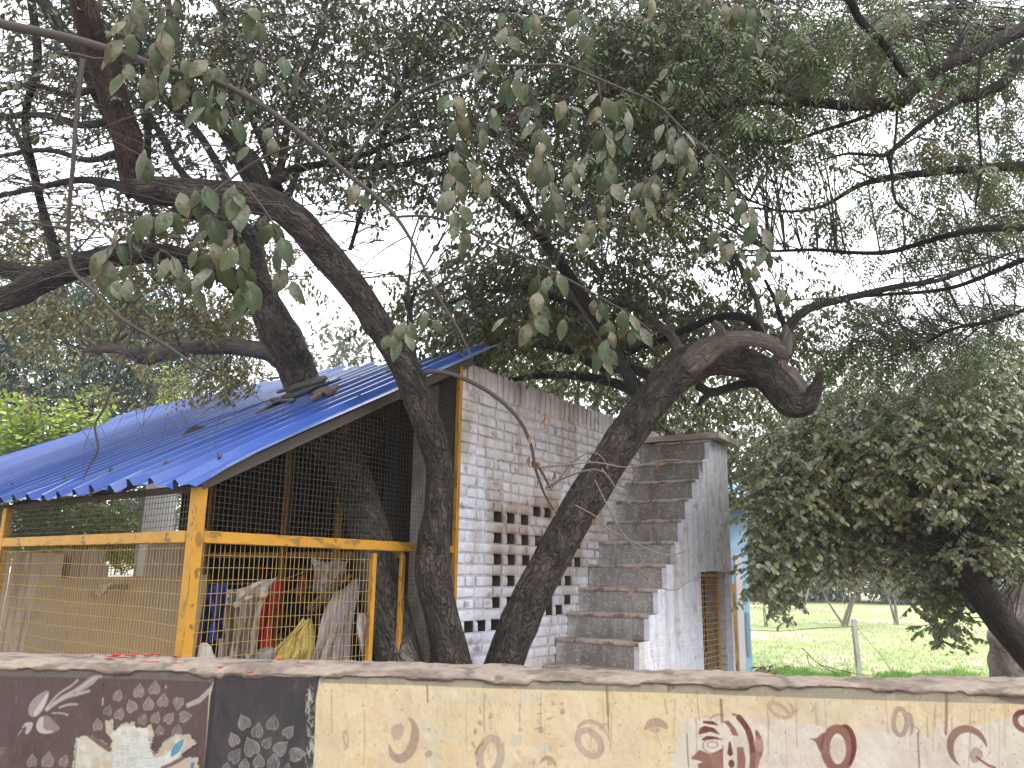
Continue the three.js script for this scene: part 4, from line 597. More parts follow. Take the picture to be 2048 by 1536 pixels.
function joinGeo(list) {                                                     // [geometry, matrix] pairs
  const p = [], u = [], ix = []; for (const [g, m] of list) { const k = p.length / 3, q = V(0, 0, 0), a = g.attributes.position; for (let i = 0; i < a.count; i++) { q.fromBufferAttribute(a, i).applyMatrix4(m); p.push(q.x, q.y, q.z); u.push(g.attributes.uv.getX(i), g.attributes.uv.getY(i)); } for (const i of g.index.array) ix.push(i + k); }
  const g = new THREE.BufferGeometry(); g.setAttribute('position', new THREE.Float32BufferAttribute(p, 3)); g.setAttribute('uv', new THREE.Float32BufferAttribute(u, 2)); g.setIndex(ix); g.computeVertexNormals(); return g;
}
const frame = (at, x, up, s) => { const X = x.clone().normalize(), Z = X.clone().cross(up).normalize(), Y = Z.clone().cross(X); return new THREE.Matrix4().makeBasis(X.multiplyScalar(s), Y.multiplyScalar(s), Z.multiplyScalar(s)).setPosition(at); };
const GEO = { ovate: leafGeo(1, 0.5, 0.22, 0.2), round: leafGeo(1, 0.72, 0.2, 0.22, [[0, 0], [0.2, 0.8], [0.48, 1], [0.78, 0.76], [1, 0]]) };
{ const list = [], lf = leafGeo(1, 0.3, 0.2, 0.25, [[0, 0], [0.3, 1], [0.65, 0.62], [1, 0]]); seed(101);
  const st = new MB(); st.quad(V(0, 0, -0.006), V(1, -0.14, -0.003), V(1, -0.14, 0.003), V(0, 0, 0.006)); list.push([st.geo(), new THREE.Matrix4()]);
  for (let i = 0; i < 5; i++) for (const s of [-1, 1]) { const x = 0.16 + i * 0.18; list.push([lf, frame(V(x, -0.14 * x * x, 0), V(0.55 + rr(-.1, .1), -0.3 + rr(-.15, .1), s), V(rr(-.2, .2), 1, rr(-.2, .2)), 0.3 * (1 - 0.25 * Math.abs(i - 2) / 2))]); }
  list.push([lf, frame(V(1, -0.14, 0), V(1, -0.4, 0.1), UP, 0.28)]); GEO.pinnate = joinGeo(list); }
{ const list = []; seed(102); for (let i = 0; i < 9; i++) list.push([GEO.ovate, frame(V(rr(-.5, .5), rr(-.4, .4), rr(-.5, .5)), V(rr(-1, 1), rr(-1, .4), rr(-1, 1)), V(rr(-.6, .6), 1, rr(-.6, .6)), rr(.3, .5))]); GEO.spray = joinGeo(list); }
const leafMat = (o = {}) => new THREE.MeshPhysicalMaterial({ side: THREE.DoubleSide, roughness: 0.75, transmission: 0.3, thickness: 0, ...o });
M.leaf = leafMat(); M.leafFar = std({ roughness: 1 });
const mixCol = (cols) => { const c = pick(cols), k = rr(0.7, 1.35); return [c[0] * k * rr(0.9, 1.1), c[1] * k, c[2] * k * rr(0.85, 1.15)]; };
function crown(tree, o) {
  seed(o.seed); const org = origin(tree), leaves = [], tw = new MB(), limbs = LIMBS[o.key] || [], cells = []; let tot = 0;
  if (o.grid) o.grid.forEach((row, j) => [...row].forEach((ch, i) => { const w = +ch; if (w) { tot += w * w * 0.11 + w * 0.25; cells.push([tot, i * 128, o.y0 + j * 100, w / 9]); } }));
  else for (const b of o.blobs) { tot += b[2] * b[3] * b[4]; cells.push([tot, ...b]); }
  let made = 0, guard = 0;
  while (made < o.n && guard++ < o.n * 12) {
    const r = rnd() * tot, c = cells.find(q => q[0] >= r); let px, py, d, den;
    if (o.grid) { px = c[1] + rnd() * 128; py = c[2] + rnd() * 100; const dd = typeof o.d === 'function' ? o.d(px, py) : o.d; d = mix(dd[0], dd[1], rnd()); den = c[3]; }
    else { const a = rnd() * 6.283, q = Math.pow(rnd(), 0.5); px = c[1] + Math.cos(a) * q * c[3]; py = c[2] + Math.sin(a) * q * c[4]; den = c[5]; d = mix(c[6], c[7], rnd()); }
    if (noise(px / 70 + o.seed, py / 60, Math.floor(d * 1.5)) * 0.55 + noise(px / 26, py / 26, o.seed) * 0.45 < 0.62 * (1 - den) + (o.gap || 0)) continue;
    made++;
    const ctr = P(px, py, d), nb = o.bunch || 3;
    if (limbs.length && rnd() < (o.join ?? 0.4)) {                             // a fine branch from the nearest limb
      let best = null, bd = (o.reach || 1.3); for (let i = 0; i < limbs.length; i++) { const q = limbs[i].distanceTo(ctr) + rnd() * 0.4; if (q < bd) { bd = q; best = limbs[i]; } }
      if (best) { const mid = best.clone().lerp(ctr, 0.5).add(V(rr(-.12, .12), rr(.0, .2), rr(-.12, .12))), mid2 = best.clone().lerp(ctr, 0.78).add(V(rr(-.07, .07), rr(.0, .1), rr(-.07, .07))), r0 = rr(0.004, 0.009); tw.tube(bez([best, mid, mid2, ctr], 8), x => mix(r0, 0.002, x), 4); }
    }
    for (let b = 0; b < nb; b++) {
      const az = rnd() * 6.283, dir = V(Math.cos(az), rr(-0.45, 0.35) - (o.droop || 0), Math.sin(az)).normalize(), L = o.len * rr(0.6, 1.3), st = ctr.clone().add(V(rr(-1, 1), rr(-1, 1), rr(-1, 1)).multiplyScalar(o.spread || 0.12)), path = [st.clone()], NS = 4;
      for (let i = 0; i < NS; i++) { dir.y -= (o.bend ?? 0.14); dir.x += rr(-.18, .18); dir.z += rr(-.18, .18); dir.normalize(); path.push(path[i].clone().addScaledVector(dir, L / NS)); }
      if (!o.noTwig) tw.tube(path, x => mix(o.twigR || 0.0028, 0.0011, x), 3);
      if (o.bare && rnd() < o.bare) continue;
      const nl = Math.round(o.perTwig * rr(0.7, 1.3)); let side = 1;
      for (let i = 0; i < nl; i++) {
        const t = 0.12 + 0.88 * (i + rnd() * 0.6) / nl, a = Math.min(NS - 1, Math.floor(t * NS)), at = path[a].clone().lerp(path[a + 1], t * NS - a), td = path[a + 1].clone().sub(path[a]).normalize(), sd = td.clone().cross(UP).normalize(); side = -side;
        const x = td.multiplyScalar(rr(0.2, 0.7)).addScaledVector(sd, side * rr(0.5, 1)).addScaledVector(UP, -rr(0.05, o.hang ?? 0.9)).normalize(), up = V(rr(-.55, .55), 1, rr(-.55, .55)); if (Math.abs(x.y) > 0.9) up.x += 1;
        leaves.push([at, x, up, o.size * rr(0.65, 1.25), mixCol(o.cols)]);
      }
    }
  }
  if (!o.noTwig) tw.build('twigs', o.twigMat || M.twig, tree, 'stuff');
  const g = GEO[o.geo || 'ovate'], near = [], rest = [];
  leaves.forEach(l => l[5] = l[0].distanceTo(CAM)); const inView = l => { const q = l[0].clone().sub(CAM), f = -q.z * Math.cos(TH) + q.y * Math.sin(TH), y = q.z * Math.sin(TH) + q.y * Math.cos(TH); return Math.abs(q.x / f) < 0.61 && Math.abs(y / f) < 0.46; };
  const sorted = leaves.filter(inView).sort((a, b) => a[5] / a[3] - b[5] / b[3]), singles = new Set(sorted.slice(0, o.singles || 0));
  const cm = (o.singles ? [0, 1, 2, 3, 4, 5] : []).map(() => { const c = mixCol(o.cols); return leafMat({ color: lin(...c) }); });
  for (const l of leaves) { const m = frame(l[0].clone().sub(org), l[1], l[2], l[3]); if (singles.has(l)) { const q = new THREE.Mesh(g, cm[near.length % 6]); m.decompose(q.position, q.quaternion, q.scale); q.name = 'leaf'; q.castShadow = q.receiveShadow = true; tree.add(q); near.push(q); } else rest.push([m, l[4]]); }
  const im = new THREE.InstancedMesh(g, o.mat || M.leaf, rest.length), col = new THREE.Color();
  rest.forEach(([m, c], i) => { im.setMatrixAt(i, m); im.setColorAt(i, col.setRGB(...c)); }); im.name = 'crown'; im.userData.kind = 'stuff'; im.castShadow = im.receiveShadow = true; tree.add(im);
  return leaves.length;
}
const stripGeoBend = 0;
seed(110);
// --- leaning tree in front of the shed
const treeA = thing('leaning_tree', flat(P(910, 1345, 5.2)), 'dark barked tree leaning left in front of the shed, its crown over the top left', 'tree');
limb(treeA, 'A', 'trunk', [[930, 1560, 46, 5.15], [918, 1400, 40, 5.18], [902, 1310, 36, 5.2], [884, 1230, 34, 5.2], [868, 1150, 37, 5.2], [867, 1085, 33, 5.2], [876, 1010, 28, 5.2], [878, 930, 27, 5.2], [860, 865, 30, 5.15], [838, 805, 29, 5.1], [812, 740, 28, 5.05], [782, 685, 28, 5.0], [744, 626, 27, 4.95], [700, 565, 28, 4.9], [652, 508, 31, 4.85], [604, 450, 32, 4.8], [558, 415, 29, 4.8], [500, 396, 31, 4.8], [430, 392, 31, 4.8], [350, 384, 29, 4.8], [290, 378, 28, 4.8], [262, 370, 22, 4.8]], M.bark, { sides: 26, knots: 5, step: 0.03 });
limb(treeA, 'A', 'limb', [[272, 392, 20, 4.8], [266, 350, 27, 4.8], [258, 300, 28, 4.75], [240, 235, 27, 4.7], [218, 165, 28, 4.65], [198, 100, 28, 4.6], [176, 40, 26, 4.5], [150, -60, 25, 4.4]], M.barkRed, { sides: 20 });
limb(treeA, 'A', 'limb', [[266, 360, 14, 4.85], [236, 270, 13, 4.95], [200, 190, 14, 5.0], [160, 110, 14, 5.0], [110, 40, 13, 5.0], [60, -40, 12, 5.0]], M.barkDark);
limb(treeA, 'A', 'limb', [[520, 395, 15, 4.9], [486, 338, 13, 5.1], [446, 262, 12, 5.3], [402, 210, 11, 5.4], [342, 158, 10, 5.5], [258, 86, 9, 5.6], [180, 30, 8, 5.7], [90, -30, 6, 5.8]], M.barkDark);
limb(treeA, 'A', 'limb', [[535, 400, 17, 4.9], [508, 330, 18, 5.0], [480, 296, 14, 5.2], [426, 236, 12, 5.3], [380, 170, 9, 5.5], [350, 80, 8, 5.6], [330, -30, 6, 5.7]], M.barkDark);
limb(treeA, 'A', 'limb', [[520, 396, 8, 4.85], [548, 366, 12, 4.95], [590, 340, 9, 5.1], [650, 326, 7, 5.2], [720, 312, 6, 5.4], [800, 280, 5, 5.6], [880, 250, 4, 5.8]], M.barkDark);
limb(treeA, 'A', 'limb', [[552, 370, 10, 4.9], [566, 310, 8, 5.1], [575, 250, 7, 5.2], [600, 160, 6, 5.4], [640, 60, 5, 5.5], [660, -30, 4, 5.6]], M.barkRed);
limb(treeA, 'A', 'limb', [[290, 370, 8, 4.8], [296, 290, 7, 4.8], [292, 200, 6, 4.7], [284, 130, 5, 4.6], [270, 20, 5, 4.5]], M.barkDark);
limb(treeA, 'A', 'limb', [[270, 385, 14, 4.85], [225, 368, 9, 5.1], [160, 360, 7, 5.3], [90, 372, 6, 5.5], [0, 392, 5, 5.7], [-80, 410, 4, 5.9]], M.barkDark);
limb(treeA, 'A', 'limb', [[166, 118, 5, 4.4], [152, 240, 4, 4.4], [146, 330, 4.5, 4.4], [138, 420, 4, 4.45], [138, 500, 3.5, 4.5], [146, 540, 3, 4.5], [185, 580, 4, 4.5], [240, 635, 4, 4.5], [330, 690, 3.4, 4.6], [400, 735, 2.8, 4.6], [440, 752, 2, 4.6]], M.twig, { bump: 0.5 });
limb(treeA, 'A', 'limb', [[262, 660, 3.2, 4.6], [246, 720, 3, 4.6], [226, 770, 3, 4.6], [205, 822, 2.8, 4.6], [190, 850, 2.4, 4.6], [196, 900, 2, 4.6], [180, 930, 1.6, 4.6], [166, 960, 1.2, 4.6]], M.twig, { bump: 0.4 });
limb(treeA, 'A', 'limb', [[60, -20, 8, 5.2], [75, 120, 8, 5.3], [50, 240, 7, 5.5], [70, 350, 7, 5.7], [95, 460, 8, 5.9], [118, 540, 8, 6.0]], M.barkDark);
limb(treeA, 'A', 'limb', [[700, 500, 4, 5.2], [760, 300, 6, 5.3], [800, 180, 6, 5.4], [860, 90, 5, 5.6], [900, 30, 4, 5.8], [1010, 20, 4, 6.0], [1120, 40, 3, 6.2]], M.barkDark);
limb(treeA, 'A', 'limb', [[650, 330, 5, 5.3], [800, 330, 6, 5.6], [900, 300, 6, 5.8], [1010, 240, 5, 6.0], [1100, 180, 4, 6.2], [1240, 120, 3, 6.4]], M.barkDark);
limb(treeA, 'A', 'stub', [[842, 800, 7, 5.1], [832, 740, 7, 5.05], [824, 680, 6, 5.05], [820, 640, 7, 5.0], [822, 610, 5, 5.0], [832, 580, 3, 5.0]], M.barkDark); limb(treeA, 'A', 'stub', [[821, 625, 5, 5.0], [812, 602, 4, 5.0], [806, 592, 2.5, 5.0]], M.barkDark);
for (const q of [[[470, 392, 10, 4.9], [430, 320, 8, 5.1], [392, 262, 8, 5.3], [340, 210, 7, 5.4], [290, 150, 6, 5.6], [200, 90, 5, 5.8]], [[400, 385, 9, 4.85], [352, 330, 7, 5.1], [318, 262, 7, 5.3], [270, 200, 6, 5.5], [200, 140, 5, 5.7], [90, 90, 4, 5.9]], [[560, 380, 8, 5.0], [530, 300, 7, 5.3], [500, 230, 6, 5.5], [460, 120, 5, 5.7], [440, 20, 4, 5.9]], [[230, 240, 9, 4.8], [160, 250, 7, 5.1], [80, 230, 6, 5.4], [-40, 240, 5, 5.7]], [[250, 300, 8, 4.85], [180, 320, 6, 5.1], [90, 300, 5, 5.4], [-40, 320, 4, 5.7]], [[215, 165, 8, 4.75], [140, 190, 6, 5.1], [60, 170, 5, 5.4], [-40, 190, 4, 5.6]]]) limb(treeA, 'A', 'limb', q, M.barkDark, { sides: 10 });
// dry branch that arches over to the white wall
limb(treeA, 'dry', 'dry_branch', [[846, 790, 7.5, 5.1], [846, 756, 5.4, 5.05], [858, 744, 4.8, 5.0], [900, 748, 4.4, 4.98], [950, 768, 4.4, 4.95], [1000, 800, 4.1, 4.95], [1040, 842, 3.7, 4.95], [1062, 890, 3.4, 4.95], [1072, 940, 3.0, 4.95], [1090, 990, 2.3, 4.95], [1108, 1020, 1.4, 4.95]], M.twig, { bump: 0.5 });
limb(treeA, 'dry', 'dry_branch', [[1072, 925, 3, 4.95], [1086, 948, 2.6, 4.95], [1100, 976, 2, 4.95]], M.twig);
for (const q of [[[1092, 975, 2.4, 4.95], [1130, 955, 2, 4.9], [1200, 940, 1.8, 4.85], [1235, 980, 1.4, 4.85], [1262, 1010, 1, 4.85]], [[1076, 935, 2, 4.95], [1130, 930, 1.8, 4.85], [1190, 925, 1.6, 4.8], [1260, 935, 1.2, 4.8], [1330, 920, 1, 4.8], [1410, 925, .8, 4.8]], [[1110, 970, 2, 4.9], [1150, 920, 1.6, 4.85], [1190, 905, 1.2, 4.8], [1216, 930, 1, 4.8]], [[1200, 1050, 1.5, 4.85], [1260, 1080, 1.5, 4.85], [1330, 1110, 1.4, 4.85], [1380, 1100, 1, 4.85]], [[1262, 1120, 1.5, 4.85], [1310, 1170, 1.4, 4.85], [1350, 1180, 1.2, 4.85], [1380, 1160, .9, 4.85]], [[1190, 960, 1.5, 4.85], [1240, 1060, 1.6, 4.85], [1272, 1100, 1.4, 4.85], [1290, 1150, 1, 4.85], [1250, 1190, .8, 4.85]], [[1150, 1010, 1.4, 4.85], [1200, 1040, 1.3, 4.85], [1230, 1090, 1.1, 4.85], [1222, 1140, .8, 4.85]]]) { limb(treeA, 'dry', 'twig', q, M.twigPale, { bump: 0.2, sides: 6, step: 0.05 }); }
crown(treeA, { seed: 201, key: 'A', y0: -100, d: [4.6, 7.6], n: 1900, len: 0.3, perTwig: 8, size: 0.044, hang: 0.9, reach: 1.8, join: 0.35, gap: 0.06, singles: 240, cols: [[.06, .078, .034], [.052, .07, .02], [.085, .095, .055], [.042, .08, .02], [.105, .11, .072], [.1, .075, .022]],
  grid: ['5555555555543111', '8999999988763100', '6789999999874100', '4455899998874000', '3343589998863000', '3322310355653000', '2211100011121000', '0000000000000000'] });
{ // bare fine twigs, dense on the left
  seed(205); const tw = new MB(), Ls = LIMBS.A; for (let i = 0; i < 900; i++) { const px = rnd() < 0.7 ? rr(-20, 420) : rr(420, 860), py = rr(60, 560), d = rr(4.6, 6.6), a = P(px, py, d), az = rr(2.3, 4.0), q = [a]; const dir = V(Math.cos(az), rr(-.4, .5), rr(-.6, .6)).normalize(); const L = rr(.25, .8); for (let k = 0; k < 5; k++) { dir.add(V(rr(-.25, .25), rr(-.3, .2), rr(-.25, .25))).normalize(); q.push(q[k].clone().addScaledVector(dir, L / 5)); } const r0 = rr(.002, .006); tw.tube(bez(q, 8), x => mix(r0, .001, x), 4); }
  for (let i = 0; i < 26; i++) { const px = rr(150, 470), py = rr(690, 860), a = P(px, py, 4.5), q = [a], dir = V(rr(-.5, .5), -0.7, rr(-.4, .4)); for (let k = 0; k < 4; k++) { dir.add(V(rr(-.5, .5), rr(-.3, .3), rr(-.3, .3))).normalize(); q.push(q[k].clone().addScaledVector(dir, rr(.05, .1))); } tw.tube(bez(q, 8), x => mix(.0022, .0008, x), 4); }
  tw.build('bare_twigs', M.twig, treeA, 'stuff');
  seed(206); M.dryLeaf = std({ color: lin(0.2, 0.11, 0.06) }); const dl = LIMBS.dry, dg = leafGeo(1, 0.36, 0.5, 0.6);
  for (let i = 0; i < 34; i++) { const p = i < 7 ? P(rr(1086, 1100), rr(815, 850), 4.9) : pick(dl.filter(q => q.x > 0.05)).clone().add(V(rr(-.03, .03), rr(-.03, .02), rr(-.03, .03))), m = frame(p.sub(origin(treeA)), V(rr(-.5, .5), -1, rr(-.5, .5)), V(rr(-1, 1), .3, rr(-1, 1)), rr(.035, .065)), q = new THREE.Mesh(dg, M.dryLeaf); m.decompose(q.position, q.quaternion, q.scale); q.name = 'dry_leaf'; q.castShadow = true; treeA.add(q); }
}
// --- tree that grows through the shed roof
const treeB = thing('roof_tree', flat(P(800, 1400, 5.15)), 'tree whose trunk rises through a hole in the blue roof with rags round it', 'tree');
limb(treeB, 'B', 'trunk', [[830, 1560, 58, 5.15], [812, 1400, 54, 5.2], [792, 1290, 48, 5.3], [768, 1190, 42, 5.4], [745, 1090, 38, 5.6], [712, 980, 38, 6.2], [664, 880, 38, 6.8], [612, 790, 37, 7.2], [592, 735, 38, 7.2], [572, 690, 40, 7.2], [546, 640, 36, 7.2], [524, 590, 31, 7.2], [508, 540, 28, 7.1], [500, 490, 26, 7.1], [470, 450, 22, 7.0], [420, 430, 18, 7.0], [350, 420, 14, 7.0]], M.barkHazed, { sides: 22, knots: 4 });
limb(treeB, 'B', 'limb', [[560, 720, 20, 7.2], [536, 706, 17, 7.15], [480, 694, 16, 7.1], [420, 692, 16, 7.0], [350, 700, 16, 6.9], [318, 707, 18, 6.9], [284, 712, 16, 6.85], [262, 700, 15, 6.8], [230, 696, 11, 6.8], [200, 698, 8, 6.8], [165, 702, 4, 6.8]], M.barkPale, { sides: 18 });
limb(treeB, 'B', 'limb', [[516, 600, 24, 7.2], [486, 580, 22, 7.1], [450, 548, 20, 6.9], [400, 526, 20, 6.6], [340, 510, 21, 6.3], [280, 507, 22, 6.1], [210, 516, 23, 5.9], [140, 540, 24, 5.7], [80, 562, 25, 5.5], [30, 588, 24, 5.3], [-60, 620, 22, 5.2]], M.bark, { sides: 20, knots: 4 });
limb(treeB, 'B', 'limb', [[80, 560, 22, 5.5], [30, 545, 18, 5.5], [-40, 520, 16, 5.5]], M.bark, { sides: 16 });
limb(treeB, 'B', 'limb', [[120, 545, 10, 5.7], [104, 480, 9, 5.8], [86, 420, 8, 5.9], [60, 330, 6, 6.1], [20, 240, 5, 6.3]], M.barkDark);
limb(treeB, 'B', 'limb', [[500, 480, 12, 7.1], [540, 420, 9, 7.3], [580, 380, 7, 7.4], [600, 300, 5, 7.6]], M.barkDark);
limb(treeB, 'B', 'limb', [[300, 508, 6, 6.1], [308, 440, 5, 6.2], [290, 380, 4, 6.3]], M.barkDark);
crown(treeB, { seed: 211, key: 'B', y0: 400, d: (x, y) => x > 430 ? [7.7, 10] : y > 690 ? [9, 13] : [6.4, 9.4], n: 430, len: 0.32, perTwig: 9, size: 0.056, reach: 1.6, gap: 0.04, droop: 0.2, singles: 120, cols: [[.19, .17, .05], [.16, .155, .045], [.2, .165, .07], [.14, .13, .055], [.23, .19, .065]],
  grid: ['4456200000000000', '5346200000000000', '4567100000000000', '3457100000000000', '0001000000000000'] });
// --- leaning tree before the brick wall
const treeC = thing('bent_tree', flat(P(1000, 1345, 5.5)), 'tree leaning right across the white brick wall with two bent, twisted limbs', 'tree');
limb(treeC, 'C', 'trunk', [[930, 1540, 46, 5.4], [968, 1440, 42, 5.45], [1004, 1345, 38, 5.5], [1040, 1245, 37, 5.52], [1086, 1150, 37, 5.55], [1140, 1050, 37, 5.6], [1200, 950, 36, 5.65], [1256, 865, 36, 5.7], [1308, 795, 36, 5.75], [1360, 742, 38, 5.8], [1415, 716, 36, 5.8], [1470, 722, 32, 5.85], [1522, 742, 31, 5.85], [1556, 776, 31, 5.85], [1582, 806, 30, 5.85], [1608, 808, 25, 5.82], [1626, 786, 17, 5.8], [1636, 764, 11, 5.8], [1642, 744, 7, 5.8]], M.bark, { sides: 26, knots: 5, step: 0.03 });
limb(treeC, 'C', 'limb', [[1372, 735, 26, 5.75], [1412, 704, 27, 5.7], [1448, 686, 22, 5.65], [1490, 678, 16, 5.62], [1530, 682, 15, 5.6], [1556, 696, 15, 5.6], [1568, 706, 14, 5.6], [1572, 688, 13, 5.6], [1574, 664, 11, 5.6], [1576, 650, 8, 5.6]], M.barkPale, { sides: 18, knots: 4 });
limb(treeC, 'C', 'limb', [[1573, 676, 9, 5.6], [1580, 650, 10, 5.6], [1598, 630, 9, 5.62], [1620, 616, 8.5, 5.7], [1660, 604, 7.5, 5.8], [1720, 590, 7, 6.0], [1800, 572, 6, 6.2], [1880, 560, 4.5, 6.4], [1960, 530, 3, 6.6], [2040, 500, 2, 6.8]], M.bark, { sides: 14 });
limb(treeC, 'C', 'limb', [[1556, 716, 12, 5.85], [1560, 738, 16, 5.9], [1582, 755, 18, 5.88], [1602, 780, 16, 5.85], [1612, 800, 14, 5.84]], M.barkPale, { sides: 16 });
limb(treeC, 'C', 'stub', [[1448, 690, 9, 5.65], [1444, 668, 9, 5.62], [1436, 652, 9, 5.6], [1426, 644, 6, 5.6]], M.barkPale, { sides: 14 });
limb(treeC, 'C', 'limb', [[1292, 812, 20, 5.75], [1270, 776, 16, 5.8], [1248, 735, 12, 5.85], [1222, 690, 11, 5.9], [1190, 632, 11, 5.95], [1152, 572, 11, 6.0], [1110, 512, 10, 6.1], [1060, 455, 8.5, 6.2], [1000, 398, 7.5, 6.3], [940, 340, 6, 6.4], [880, 290, 5, 6.5]], M.barkDark, { sides: 14 });
limb(treeC, 'C', 'limb', [[1254, 745, 9, 5.85], [1222, 705, 8, 5.9], [1200, 665, 8, 5.95], [1160, 610, 7, 6.1], [1134, 560, 7, 6.2], [1092, 480, 6, 6.3], [1050, 400, 6, 6.4], [1000, 330, 5, 6.5]], M.barkPale, { sides: 10 });
limb(treeC, 'C', 'limb', [[1395, 770, 9, 5.85], [1420, 785, 9, 5.85], [1455, 776, 9, 5.9], [1490, 768, 8, 5.9], [1520, 770, 6, 5.9]], M.barkDark, { sides: 12 }); limb(treeC, 'C', 'stub', [[1420, 786, 7, 5.85], [1404, 800, 5, 5.85], [1396, 812, 3, 5.85]], M.barkDark);
limb(treeC, 'C', 'limb', [[1366, 716, 12, 5.9], [1350, 680, 9, 6.2], [1322, 652, 8, 6.4], [1290, 630, 7, 6.6], [1250, 608, 6, 6.8], [1180, 600, 5, 7.0]], M.barkPale, { sides: 10 });
limb(treeC, 'C', 'limb', [[1530, 690, 9, 5.9], [1516, 660, 9, 6.0], [1500, 640, 8, 6.0], [1460, 632, 8, 6.1], [1420, 640, 7, 6.2], [1370, 660, 7, 6.3], [1300, 690, 6, 6.5], [1200, 720, 5, 6.9]], M.barkDark, { sides: 10 });
limb(treeC, 'C', 'limb', [[1522, 672, 8, 6.0], [1516, 610, 6, 6.2], [1494, 560, 5.5, 6.4], [1470, 510, 4.5, 6.6], [1452, 470, 3.5, 6.7]], M.barkPale, { sides: 10 });
limb(treeC, 'C', 'limb', [[1574, 662, 6, 5.7], [1560, 630, 5, 5.8], [1550, 600, 4, 5.9], [1530, 560, 3, 6.0]], M.barkDark, { sides: 10 });
limb(treeC, 'C', 'limb', [[1296, 800, 12, 6.0], [1240, 770, 10, 6.6], [1180, 755, 9, 7.0], [1100, 750, 7, 7.5], [1020, 760, 5, 8.0]], M.barkDark, { sides: 10 });
limb(treeC, 'C', 'limb', [[1330, 770, 12, 6.0], [1270, 740, 10, 6.5], [1200, 735, 8, 7.0], [1130, 700, 7, 7.4], [1050, 690, 5, 7.8], [960, 700, 4, 8.2]], M.barkDark, { sides: 10 });
limb(treeC, 'C', 'limb', [[1200, 640, 8, 6.2], [1120, 600, 6, 6.6], [1040, 575, 5.5, 7.0], [960, 590, 4.5, 7.4], [880, 610, 3, 7.7]], M.barkDark, { sides: 10 });
const cCols = [[.11, .115, .034], [.085, .105, .028], [.125, .125, .04], [.09, .115, .028], [.15, .14, .065]];
crown(treeC, { seed: 221, key: 'C', y0: 300, d: [6.3, 10.2], n: 800, len: 0.34, perTwig: 9, size: 0.06, reach: 2.2, join: 0.4, gap: 0.03, droop: 0.1, singles: 200, cols: cCols,
  grid: ['0000000222210000', '0000001344410000', '0000003786531000', '0000005999976310'] });
crown(treeC, { seed: 222, key: 'C', y0: 700, d: [10, 13], n: 620, len: 0.4, perTwig: 9, size: 0.075, reach: 1, join: 0.2, gap: 0.02, droop: 0.15, cols: cCols, grid: ['0000000899987642', '0000000008986431', '0000000002364200'] });
// --- neem with its trunk off to the right
const neem = thing('neem_tree', V(5.2, 0, -6.2), 'feathery leaved tree whose branches reach in from the right edge', 'tree');
limb(neem, 'N', 'trunk', [[2700, 1700, 130, 5.4], [2640, 1300, 105, 5.4], [2560, 900, 95, 5.4], [2480, 600, 85, 5.4], [2400, 350, 75, 5.4], [2300, 150, 50, 5.4]], M.bark, { sides: 20 });
const nl = (pts, s = 12) => limb(neem, 'N', 'limb', pts.map(q => [q[0], q[1], q[2] * .8, q[3]]), M.barkDark, { sides: s });
nl([[2330, 200, 26, 5.4], [2180, 30, 22, 5.3], [2048, 58, 18, 5.2], [1953, 105, 17, 5.1], [1895, 129, 16, 5.0], [1836, 168, 16, 5.0], [1797, 204, 19, 5.0], [1760, 209, 15, 5.0], [1699, 212, 13, 5.0], [1613, 204, 12, 5.0], [1523, 204, 9, 5.1], [1426, 212, 7, 5.2], [1359, 228, 5, 5.3]], 16);
nl([[2400, 360, 30, 5.4], [2150, 40, 20, 5.0], [2048, 98, 17, 4.9], [2012, 160, 15, 4.9], [1973, 183, 14, 4.9], [1922, 195, 13, 4.9], [1900, 172, 10, 4.95], [1872, 164, 9, 5.0], [1836, 166, 11, 5.0]], 16);
nl([[1922, 199, 9, 4.9], [1859, 238, 7, 4.9], [1797, 289, 6, 4.9], [1774, 309, 6, 4.9], [1740, 310, 4, 4.9], [1699, 307, 3.4, 5.0], [1640, 320, 2, 5.0]]);
nl([[1776, 309, 5, 4.9], [1784, 350, 4, 4.9], [1790, 400, 3, 4.9], [1840, 440, 2, 4.9]]);
nl([[2430, 420, 20, 5.4], [2200, 330, 14, 5.4], [2048, 332, 12, 5.4], [1960, 336, 10, 5.4], [1875, 344, 9, 5.4], [1777, 356, 8, 5.4], [1719, 371, 6, 5.4], [1641, 414, 4.4, 5.5], [1562, 422, 3, 5.6], [1500, 400, 2, 5.7]]);
nl([[2430, 520, 18, 5.6], [2200, 440, 13, 5.6], [2048, 455, 10, 5.6], [1973, 457, 9, 5.6], [1900, 470, 8, 5.6], [1855, 482, 7, 5.7], [1777, 504, 6, 5.8], [1700, 505, 5, 5.9], [1641, 500, 4.5, 6.0], [1539, 502, 3.5, 6.1]]);
nl([[1650, -60, 8, 4.6], [1699, 0, 10, 4.6], [1719, 39, 10, 4.7], [1758, 78, 9, 4.7], [1785, 117, 8, 4.8], [1816, 160, 8, 4.9]]);
nl([[2200, 480, 9, 5.9], [2048, 520, 7, 5.9], [1904, 575, 5, 6.0], [1760, 590, 4, 6.1], [1640, 600, 3, 6.2]]);
nl([[1797, 204, 6, 5.0], [1740, 230, 5, 5.0], [1650, 260, 5, 5.1], [1560, 285, 4, 5.2], [1480, 275, 3, 5.3]]);
nl([[1613, 204, 6, 5.0], [1540, 170, 5, 5.1], [1500, 130, 4, 5.2], [1400, 60, 3.4, 5.4], [1380, 0, 3, 5.5]]); nl([[1523, 204, 5, 5.1], [1530, 150, 4, 5.2], [1550, 80, 4, 5.2], [1540, -20, 3, 5.3]]); nl([[1895, 129, 7, 5.0], [1930, 60, 6, 5.1], [1960, -30, 5, 5.2]]); nl([[2100, 600, 6, 6.2], [1990, 640, 5, 6.3], [1900, 660, 4, 6.4], [1830, 700, 3, 6.5]]);
